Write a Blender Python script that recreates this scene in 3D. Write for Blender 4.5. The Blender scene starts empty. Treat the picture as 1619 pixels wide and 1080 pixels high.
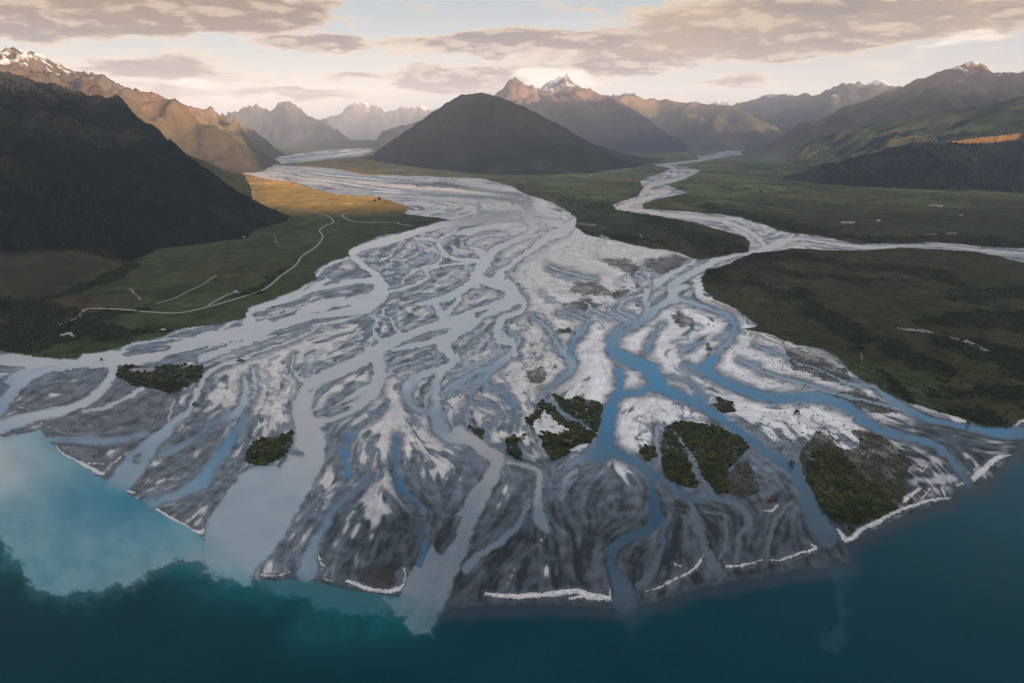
import bpy, math, numpy as np
from mathutils import Vector
# ------------------------------------------------------------------ camera
scene = bpy.context.scene
PITCH_ = math.atan((540.0 - 207.0) / 1055.0)
cam_d = bpy.data.cameras.new('camera'); cam = bpy.data.objects.new('camera', cam_d); scene.collection.objects.link(cam)
cam_d.sensor_width = 36.0; cam_d.lens = 1055.0 / 1619.0 * 36.0
cam_d.clip_start = 5.0; cam_d.clip_end = 400000.0
cam.location = (0, 0, 450.0); cam.rotation_euler = (math.pi / 2 - PITCH_, 0, 0)
scene.camera = cam
# ------------------------------------------------------------------ light
SUN_AZ, SUN_EL = 125.0, 7.5            # clockwise from the viewing direction, degrees
EXPOSURE = 2.0
scene.view_settings.view_transform = 'Standard'; scene.view_settings.look = 'None'
scene.view_settings.exposure = EXPOSURE; scene.view_settings.gamma = 1.0; scene.view_settings.use_curve_mapping = False
a, e = math.radians(SUN_AZ), math.radians(SUN_EL)
sd = Vector((math.sin(a) * math.cos(e), math.cos(a) * math.cos(e), math.sin(e)))
sun_d = bpy.data.lights.new('sun', 'SUN'); sun_d.energy = 5.0; sun_d.angle = math.radians(0.55); sun_d.color = (1.0, .65, .37)
sun = bpy.data.objects.new('sun', sun_d); scene.collection.objects.link(sun)
sun.rotation_euler = (-sd).to_track_quat('-Z', 'Y').to_euler()

def sheet_angles(u, v):
    x = (u - 809.5) / 1055.0; y = (v - 540.0) / 1055.0
    s, c = math.sin(PITCH_), math.cos(PITCH_)
    d = Vector((x, c - y * s, -s - y * c)).normalized()
    return math.atan2(d.x, d.y), math.asin(d.z)

class Nodes:
    """tiny helper to write node maths as expressions"""
    def __init__(self, tree): self.t = tree
    def n(self, kind, **k):
        o = self.t.nodes.new(kind)
        for a_, b_ in k.items(): setattr(o, a_, b_)
        return o
    def put(self, sock, v):
        if isinstance(v, bpy.types.NodeSocket): self.t.links.new(v, sock)
        else: sock.default_value = v
    def m(self, op, a_, b_=None, c_=None, clamp=False):
        o = self.n('ShaderNodeMath', operation=op); o.use_clamp = clamp
        self.put(o.inputs[0], a_)
        if b_ is not None: self.put(o.inputs[1], b_)
        if c_ is not None: self.put(o.inputs[2], c_)
        return o.outputs[0]
    def vm(self, op, a_, b_=None, out=0):
        o = self.n('ShaderNodeVectorMath', operation=op)
        self.put(o.inputs[0], a_)
        if b_ is not None: self.put(o.inputs[1], b_)
        return o.outputs[out]
    def mix(self, f, a_, b_, blend='MIX'):
        o = self.n('ShaderNodeMix', data_type='RGBA', blend_type=blend)
        self.put(o.inputs[0], f); self.put(o.inputs[6], a_); self.put(o.inputs[7], b_)
        return o.outputs[2]
    def rng(self, v, a0, a1, b0=0.0, b1=1.0, smooth=True):
        o = self.n('ShaderNodeMapRange', interpolation_type='SMOOTHSTEP' if smooth else 'LINEAR')
        self.put(o.inputs[0], v); o.inputs[1].default_value = a0; o.inputs[2].default_value = a1; o.inputs[3].default_value = b0; o.inputs[4].default_value = b1
        return o.outputs[0]
    def noise(self, vec, scale, detail=6, rough=.55, dist=0.0, out=0):
        o = self.n('ShaderNodeTexNoise'); self.put(o.inputs['Vector'], vec)
        o.inputs['Scale'].default_value = scale; o.inputs['Detail'].default_value = detail; o.inputs['Roughness'].default_value = rough; o.inputs['Distortion'].default_value = dist
        return o.outputs[out]
    def xyz(self, x, y, z=0.0):
        o = self.n('ShaderNodeCombineXYZ'); self.put(o.inputs[0], x); self.put(o.inputs[1], y); self.put(o.inputs[2], z); return o.outputs[0]

# ------------------------------------------------------------------ sky: Nishita sky behind banks of evening cloud
def build_world():
    w = bpy.data.worlds.new('World'); scene.world = w; w.use_nodes = True
    t = w.node_tree; t.nodes.clear(); N = Nodes(t)
    out = N.n('ShaderNodeOutputWorld'); bg = N.n('ShaderNodeBackground'); bg.inputs[1].default_value = 0.1
    t.links.new(bg.outputs[0], out.inputs[0])
    sky = N.n('ShaderNodeTexSky'); sky.sky_type = 'NISHITA'; sky.sun_disc = False
    sky.sun_elevation = math.radians(SUN_EL); sky.sun_rotation = math.radians(SUN_AZ); sky.altitude = 500; sky.dust_density = 1.5
    tc = N.n('ShaderNodeTexCoord'); d = N.vm('NORMALIZE', tc.outputs['Generated'])
    sp = N.n('ShaderNodeSeparateXYZ'); t.links.new(d, sp.inputs[0])
    az = N.m('ARCTAN2', sp.outputs[0], sp.outputs[1]); el = N.m('ARCSINE', sp.outputs[2])
    P = N.xyz(az, N.m('MULTIPLY', el, 3.6))
    warp = N.noise(P, 9.0, 5, .6, out=1)
    Pw = N.vm('ADD', P, N.vm('MULTIPLY', N.vm('SUBTRACT', warp, (.5, .5, .5)), (.13, .15, 0)))
    det = N.noise(P, 10.0, 12, .70)
    det2 = N.noise(N.vm('ADD', P, (0.008, .030, 0)), 10.0, 12, .70)
    # banks of cloud: sheet u, v, half width, half height, weight
    banks = [(120, 5, 330, 42, 1.3), (300, 12, 260, 34, 1.2), (30, 40, 150, 30, .9), (470, 66, 120, 17, .8), (548, 64, 60, 12, .6), (560, 118, 52, 9, .75), (300, 120, 220, 22, .55), (200, 100, 160, 22, .6),
             (330, 148, 210, 16, .85), (480, 150, 110, 10, .7), (740, 120, 110, 26, 1.0), (660, 135, 90, 16, .7), (820, 70, 200, 20, .85), (700, 60, 90, 10, .5), (950, 100, 130, 22, .8), (1040, 100, 60, 14, .6), (900, 60, 160, 20, .6),
             (1200, 35, 260, 52, 1.3), (1180, 75, 190, 28, 1.0), (1480, 20, 260, 40, 1.2), (1330, 62, 180, 22, .8), (1160, 132, 70, 12, .7), (1100, 104, 30, 7, .4), (1450, 92, 100, 8, .3), (780, 150, 130, 14, .6), (1560, 60, 80, 12, .5)]
    def field(vec, banks):
        acc = None
        for (u, v, ru, rv, k) in banks:
            a0, e0 = sheet_angles(u, v); a1, _ = sheet_angles(u + ru, v); _, e1 = sheet_angles(u, v - rv)
            r = N.vm('LENGTH', N.vm('MULTIPLY', N.vm('SUBTRACT', vec, (a0, e0 * 3.6, 0)), (.80 / (a1 - a0), .80 / ((e1 - e0) * 3.6), 0)), out=1)
            f = N.m('MULTIPLY_ADD', r, -k, k, clamp=True)
            acc = f if acc is None else N.m('ADD', acc, f)
        return acc
    f = field(Pw, banks)
    f = N.m('MINIMUM', f, 1.0)
    over = N.rng(el, math.radians(17), math.radians(34))
    behind = N.rng(N.m('ABSOLUTE', az), .85, 1.4)
    gen = N.m('MULTIPLY', N.m('MAXIMUM', over, N.m('MULTIPLY', behind, N.rng(el, .03, .14))), .55)
    f = N.m('MAXIMUM', f, gen)
    dens = N.m('ADD', f, N.m('MULTIPLY', N.m('SUBTRACT', det, .5), 2.3))
    dens2 = N.m('ADD', f, N.m('MULTIPLY', N.m('SUBTRACT', det2, .5), 2.3))
    cover = N.rng(dens, .10, .36)
    thick = N.rng(dens, .14, .62)
    # pale veil of high cloud over the blue, pinker and brighter low down
    S = 1.0
    veil = N.mix(N.rng(el, math.radians(1), math.radians(11)), (1.66 * S, 1.60 * S, 1.50 * S, 1), (.90 * S, 1.12 * S, 1.30 * S, 1))
    base = N.mix(.93, sky.outputs[0], veil)
    streak = N.noise(N.xyz(az, N.m('MULTIPLY', el, 14.0)), 4.0, 6, .6)
    base = N.mix(N.rng(streak, .5, .75, 0, .25), base, (2.1, 1.95, 1.8, 1))
    # cloud: warm lit tops, grey-mauve bases
    lit = N.rng(N.m('SUBTRACT', dens, dens2), -.02, .22)
    brown = N.m('MAXIMUM', N.m('MULTIPLY', N.rng(az, -.12, -.4), N.rng(el, .09, .14)), N.rng(N.noise(P, 3.0, 3), .5, .75, 0, .8))
    low = N.mix(brown, (.32, .32, .36, 1), (.52, .30, .17, 1))
    tan = N.m('MULTIPLY', N.rng(az, .0, .25), N.rng(el, .07, .11))
    low = N.mix(N.m('MULTIPLY', tan, N.rng(N.noise(P, 6.0, 4), .35, .6, .25, 1)), low, (.92, .65, .42, 1))
    top = N.mix(N.rng(el, math.radians(2), math.radians(10)), (2.5, 2.15, 1.65, 1), (1.95, 1.46, .98, 1))
    cc = N.mix(N.m('MULTIPLY', thick, .96), top, low)
    cc = N.mix(N.m('MULTIPLY', lit, .55), cc, top)
    col = N.mix(cover, base, cc)
    glow = [(880, 128, 75, 22, 1.3), (845, 112, 60, 12, .7), (1490, 72, 60, 14, .9), (1560, 60, 60, 10, .7), (360, 150, 150, 16, .9), (300, 130, 90, 10, .7), (250, 100, 60, 8, .4), (40, 62, 60, 6, .5), (1170, 122, 50, 6, .5), (500, 50, 60, 6, .5)]
    gf = N.m('ADD', field(Pw, glow), N.m('MULTIPLY', N.m('SUBTRACT', det, .5), 1.6))
    col = N.mix(N.m('MULTIPLY', N.rng(gf, .25, .8), .85), col, (3.0, 2.65, 2.2, 1))
    # bright cloud deck added overhead and behind the viewer, out of view, to light the valley
    fw = N.m('MULTIPLY', N.rng(sp.outputs[1], -.1, .35), N.rng(el, 1.25, .9))
    deck = N.mix(N.rng(det, .35, .7), (2.35, 2.42, 2.62, 1), (3.0, 3.05, 3.12, 1))
    deck = N.mix(fw, deck, (.65, .74, .92, 1))  # deck ahead dimmed so the lake reflects less of it
    col = N.mix(N.m('MAXIMUM', N.rng(el, math.radians(16), math.radians(40)), N.m('MULTIPLY', N.rng(N.m('ABSOLUTE', az), 1.0, 1.6), N.rng(el, .0, .2))), col, deck)
    col = N.mix(N.rng(el, -.02, -.002), (1.2, 1.15, 1.15, 1), col)
    t.links.new(col, bg.inputs[0])
build_world()
#MAPS_BEGIN
# ---------------------------------------------------------------- survey of the delta
# Sketch coordinates (a 1619 x 1080 sheet) are turned into ground points by to_ground();
# everything below is laid out flat on the ground as real terrain.
W_, H_ = 1619.0, 1080.0
FPX = 1055.0
HZ = 207.0                      # row of the true horizon
CAMH = 450.0
PITCH = math.atan((540.0 - HZ) / FPX)
SP, CP = math.sin(PITCH), math.cos(PITCH)

def to_ground(u, v, z=0.0):
    u = np.asarray(u, float); v = np.asarray(v, float)
    x = (u - 809.5) / FPX; y = (v - 540.0) / FPX
    t = (CAMH - z) / (SP + y * CP)
    return x * t, (CP - y * SP) * t

def at_dist(u, v, Y):
    """point on the ray of sheet position (u,v) at forward distance Y"""
    x = (u - 809.5) / FPX; y = (v - 540.0) / FPX
    t = Y / (CP - y * SP)
    return (x * t, Y, CAMH - t * (SP + y * CP))

def to_sheet(X, Y, Z):
    dz = Z - CAMH
    d = Y * CP - dz * SP
    up = Y * SP + dz * CP
    return 809.5 + FPX * X / d, 540.0 - FPX * up / d

# ---- noise
def _hash(ix, iy, seed):
    h = (ix.astype(np.uint32) * np.uint32(374761393) + iy.astype(np.uint32) * np.uint32(668265263)
         + np.uint32((seed * 362437 + 12345) & 0xffffffff))
    h = (h ^ (h >> np.uint32(13))) * np.uint32(1274126177)
    h = h ^ (h >> np.uint32(16))
    return h
def gnoise(x, y, seed=0):
    x = np.asarray(x, np.float64); y = np.asarray(y, np.float64)
    fx = np.floor(x); fy = np.floor(y)
    ix = fx.astype(np.int64); iy = fy.astype(np.int64)
    tx = (x - fx).astype(np.float32); ty = (y - fy).astype(np.float32)
    sx = tx * tx * tx * (tx * (tx * 6 - 15) + 10); sy = ty * ty * ty * (ty * (ty * 6 - 15) + 10)
    out = []
    for dx in (0, 1):
        for dy in (0, 1):
            h = _hash(ix + dx, iy + dy, seed)
            a = (h & np.uint32(1023)).astype(np.float32) * np.float32(2 * math.pi / 1024)
            out.append(np.cos(a) * (tx - dx) + np.sin(a) * (ty - dy))
    a = out[0] + (out[1] - out[0]) * sy
    b = out[2] + (out[3] - out[2]) * sy
    return (a + (b - a) * sx) * 1.45
def fbm(x, y, oct=4, seed=0, gain=0.5):
    s = 0; a = 1.0; n = 0
    for o in range(oct):
        s = s + a * gnoise(x * 2**o + 17.3 * o, y * 2**o - 9.1 * o, seed + o); n += a; a *= gain
    return s / n
def ridged(x, y, oct=5, seed=0, gain=0.5):
    s = 0; a = 1.0; n = 0; w = 1.0
    for o in range(oct):
        r = 1 - np.abs(gnoise(x * 2.03**o + 5.3 * o, y * 2.03**o - 3.1 * o, seed + o)) * 1.25
        r = np.clip(r, 0, 1) ** 2
        s = s + a * r * w; n += a; w = np.clip(r * 1.6, 0, 1); a *= gain
    return s / n
def sst(a, b, x):
    t = np.clip((x - a) / (b - a), 0, 1)
    return t * t * (3 - 2 * t)
def mixc(c, d, t):
    return c + (np.asarray(d, np.float32) - c) * t[..., None]

# ---- the survey grid: columns are bearings, rows are distances (fine near, coarse far)
DU, DV = 1.3, 1.05
U0, U1, V0, V1 = -330.0, 1950.0, 217.5, 1150.0
us = np.arange(U0, U1, DU, dtype=np.float32); vs = np.arange(V0, V1, DV, dtype=np.float32)
NU, NV = len(us), len(vs)
UU, VV = np.meshgrid(us, vs)
GX, GY = to_ground(UU, VV)
WW = (1055.0 * np.log(VV - HZ + 4)).astype(np.float32)     # distance in units of its own size

def bilin(A, u, v):
    x = np.clip((u - U0) / DU, 0, NU - 1.001); y = np.clip((v - V0) / DV, 0, NV - 1.001)
    ix = x.astype(np.int32); iy = y.astype(np.int32); fx = x - ix; fy = y - iy
    return (A[iy, ix] * (1 - fx) + A[iy, ix + 1] * fx) * (1 - fy) + (A[iy + 1, ix] * (1 - fx) + A[iy + 1, ix + 1] * fx) * fy

VIEW = {  # pieces of the sheet that were drawn enlarged: origin, scale
 'S': (0, 0, 1.0), 'R3': (0, 240, 2.998), 'R4': (400, 220, 3.176), 'R5': (800, 220, 3.176), 'R6': (1119, 220, 3.176),
 'R7': (0, 530, 3.598), 'L': (0, 780, 2.998), 'N': (540, 330, 4.0475), 'A': (380, 500, 4.91), 'B': (620, 500, 4.91),
 'C': (880, 460, 4.91), 'E': (380, 680, 4.0), 'F': (620, 680, 3.178), 'G': (900, 650, 3.273), 'K': (1100, 460, 2.699),
 'M': (1180, 700, 3.599), 'P': (780, 440, 3.6)}
def conv(view, pts):
    ox, oy, s = VIEW[view]
    return [(ox + p[0] / s, oy + p[1] / s) for p in pts]
def smooth(P, n=3):
    """Catmull-Rom through rows of P"""
    P = np.asarray(P, float)
    if len(P) < 3: return P
    Q = np.vstack([2 * P[0] - P[1], P, 2 * P[-1] - P[-2]])
    out = []
    for i in range(1, len(Q) - 2):
        for k in range(n):
            t = k / n
            out.append(0.5 * ((2 * Q[i]) + (-Q[i-1] + Q[i+1]) * t + (2*Q[i-1] - 5*Q[i] + 4*Q[i+1] - Q[i+2]) * t*t + (-Q[i-1] + 3*Q[i] - 3*Q[i+1] + Q[i+2]) * t**3))
    out.append(P[-1])
    return np.array(out)
def paths(spec):
    """lines of 'VIEW x,y,w[,k] ...' -> arrays (u, v, width, k)"""
    res = []
    for line in spec.strip().splitlines():
        line = line.split('#')[0].strip()
        if not line: continue
        tok = line.split()
        ox, oy, s = VIEW[tok[0]]
        k = 0.0; rows = []; w = 4 * s
        for t in tok[1:]:
            q = [float(a) for a in t.split(',')]
            if len(q) > 2: w = q[2]
            if len(q) > 3: k = q[3]
            yy_ = oy + q[1] / s; thin_ = (.80 if yy_ < 560 else .92) if spec is CHANNELS else 1.0
            rows.append((ox + q[0] / s, yy_, w / s * thin_, k))
        res.append(smooth(rows))
    return res
def raster_paths(P, reach=14.0):
    """signed distance to the nearest bank (negative = in the channel) and k there"""
    D = np.full((NV, NU), 99.0, np.float32); K = np.zeros((NV, NU), np.float32)
    for p in P:
        for a, b in zip(p[:-1], p[1:]):
            r = max(a[2], b[2]) / 2 + reach
            i0 = max(int((min(a[0], b[0]) - r - U0) / DU), 0); i1 = min(int((max(a[0], b[0]) + r - U0) / DU) + 2, NU)
            j0 = max(int((min(a[1], b[1]) - r - V0) / DV), 0); j1 = min(int((max(a[1], b[1]) + r - V0) / DV) + 2, NV)
            if i0 >= i1 or j0 >= j1: continue
            u = UU[j0:j1, i0:i1]; v = VV[j0:j1, i0:i1]
            dx, dy = b[0] - a[0], b[1] - a[1]
            t = np.clip(((u - a[0]) * dx + (v - a[1]) * dy) / (dx * dx + dy * dy + 1e-6), 0, 1)
            d = np.hypot(u - a[0] - t * dx, v - a[1] - t * dy) - (a[2] + (b[2] - a[2]) * t) / 2
            S = D[j0:j1, i0:i1]; m = d < S
            S[m] = d[m]; K[j0:j1, i0:i1][m] = (a[3] + (b[3] - a[3]) * t)[m]
    return D, K
def raster_poly(pts):
    """signed distance (approx., negative inside) of one polygon, within a band"""
    P = np.array(pts, float)
    ins = np.zeros((NV, NU), bool)
    vmin, vmax = P[:, 1].min(), P[:, 1].max()
    j0 = max(int((vmin - V0) / DV), 0); j1 = min(int((vmax - V0) / DV) + 2, NV)
    u = us
    for j in range(j0, j1):
        v = vs[j]; xs = []
        for a, b in zip(P, np.roll(P, -1, 0)):
            if (a[1] <= v) != (b[1] <= v):
                xs.append(a[0] + (v - a[1]) / (b[1] - a[1]) * (b[0] - a[0]))
        xs.sort()
        for x0, x1 in zip(xs[::2], xs[1::2]):
            ins[j, (u >= x0) & (u < x1)] = True
    edge = [np.array([[a[0], a[1], 0, 0], [b[0], b[1], 0, 0]]) for a, b in zip(P, np.roll(P, -1, 0))]
    D, _ = raster_paths(edge, 26)
    D = np.minimum(D, 26)
    return np.where(ins, -D, D)

# ---- outlines -----------------------------------------------------------------
DELTA = [(362,264),(398,259),(440,262),(490,264),(532,267),(576,277),(639,278),(715,280),(762,283),(809,295),(831,308),(866,318),(891,330),
 (912,346),(909,358),(926,371),(964,379),(1020,392),(1071,399),(1094,409),(1109,412),(1140,406),(1181,399),(1187,399),(1153,417),(1118,428),(1109,440),
 (1112,459),(1131,475),(1162,488),(1197,516),(1172,521),(1218,530),(1259,547),(1300,553),(1330,571),(1345,590),(1367,604),(1381,608),(1415,632),
 (1452,641),(1485,653),(1552,675),(1593,678),(1606,668),(1640,655),(1700,640),(1700,700),(1619,692),(1597,723),(1560,765),(1512,774),(1500,790),(1440,812),(1380,840),(1337,860),
 (1345,888),(1290,900),(1240,905),(1190,915),(1120,925),(1060,945),(1000,962),(960,962),(860,955),(760,958),(700,962),(660,950),(600,940),(545,935),(505,920),
 (470,918),(410,918),(370,905),(330,870),(316,846),(240,803),(198,777),(155,753),(88,710),(66,680),(20,690),(-60,690),(-330,640),(-330,575),(-60,560),
 (0,555),(17,560),(67,566),(120,569),(133,560),(167,557),(213,542),(257,533),(273,523),(310,517),(350,513),(388,503),(393,488),(433,473),(467,460),
 (503,440),(496,431),(526,413),(553,406),(551,396),(601,374),(655,363),(671,358),(710,347),(683,344),(641,338),(646,327),(630,322),(598,311),(535,308),
 (494,299),(460,288),(420,283),(385,274)]
REES = [(1216,225),(1178,234),(1102,247),(1108,252),(1033,261),(1061,267),(1011,286),(1017,296),(1008,311),(967,324),(976,333),(1036,341),(1083,349),(1134,362),
 (1178,374),(1187,387),(1181,399),(1140,406),(1109,412),(1112,424),(1153,417),(1187,400),(1213,399),(1251,393),(1308,396),(1365,396),(1434,392),(1528,397),(1585,407),(1619,416),
 (1750,424),(1950,430),(1950,404),(1619,393),(1553,390),(1481,384),(1358,387),(1295,374),(1241,368),(1197,352),(1159,341),(1083,335),(1017,330),(1017,321),(1085,305),(1052,292),
 (1083,283),(1109,269),(1068,261),(1115,255),(1175,244),(1226,229)]
UPPER = [(408,258),(420,251),(470,243),(520,238),(585,232),(600,233),(575,246),(540,250),(480,256),(430,260)]
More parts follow.
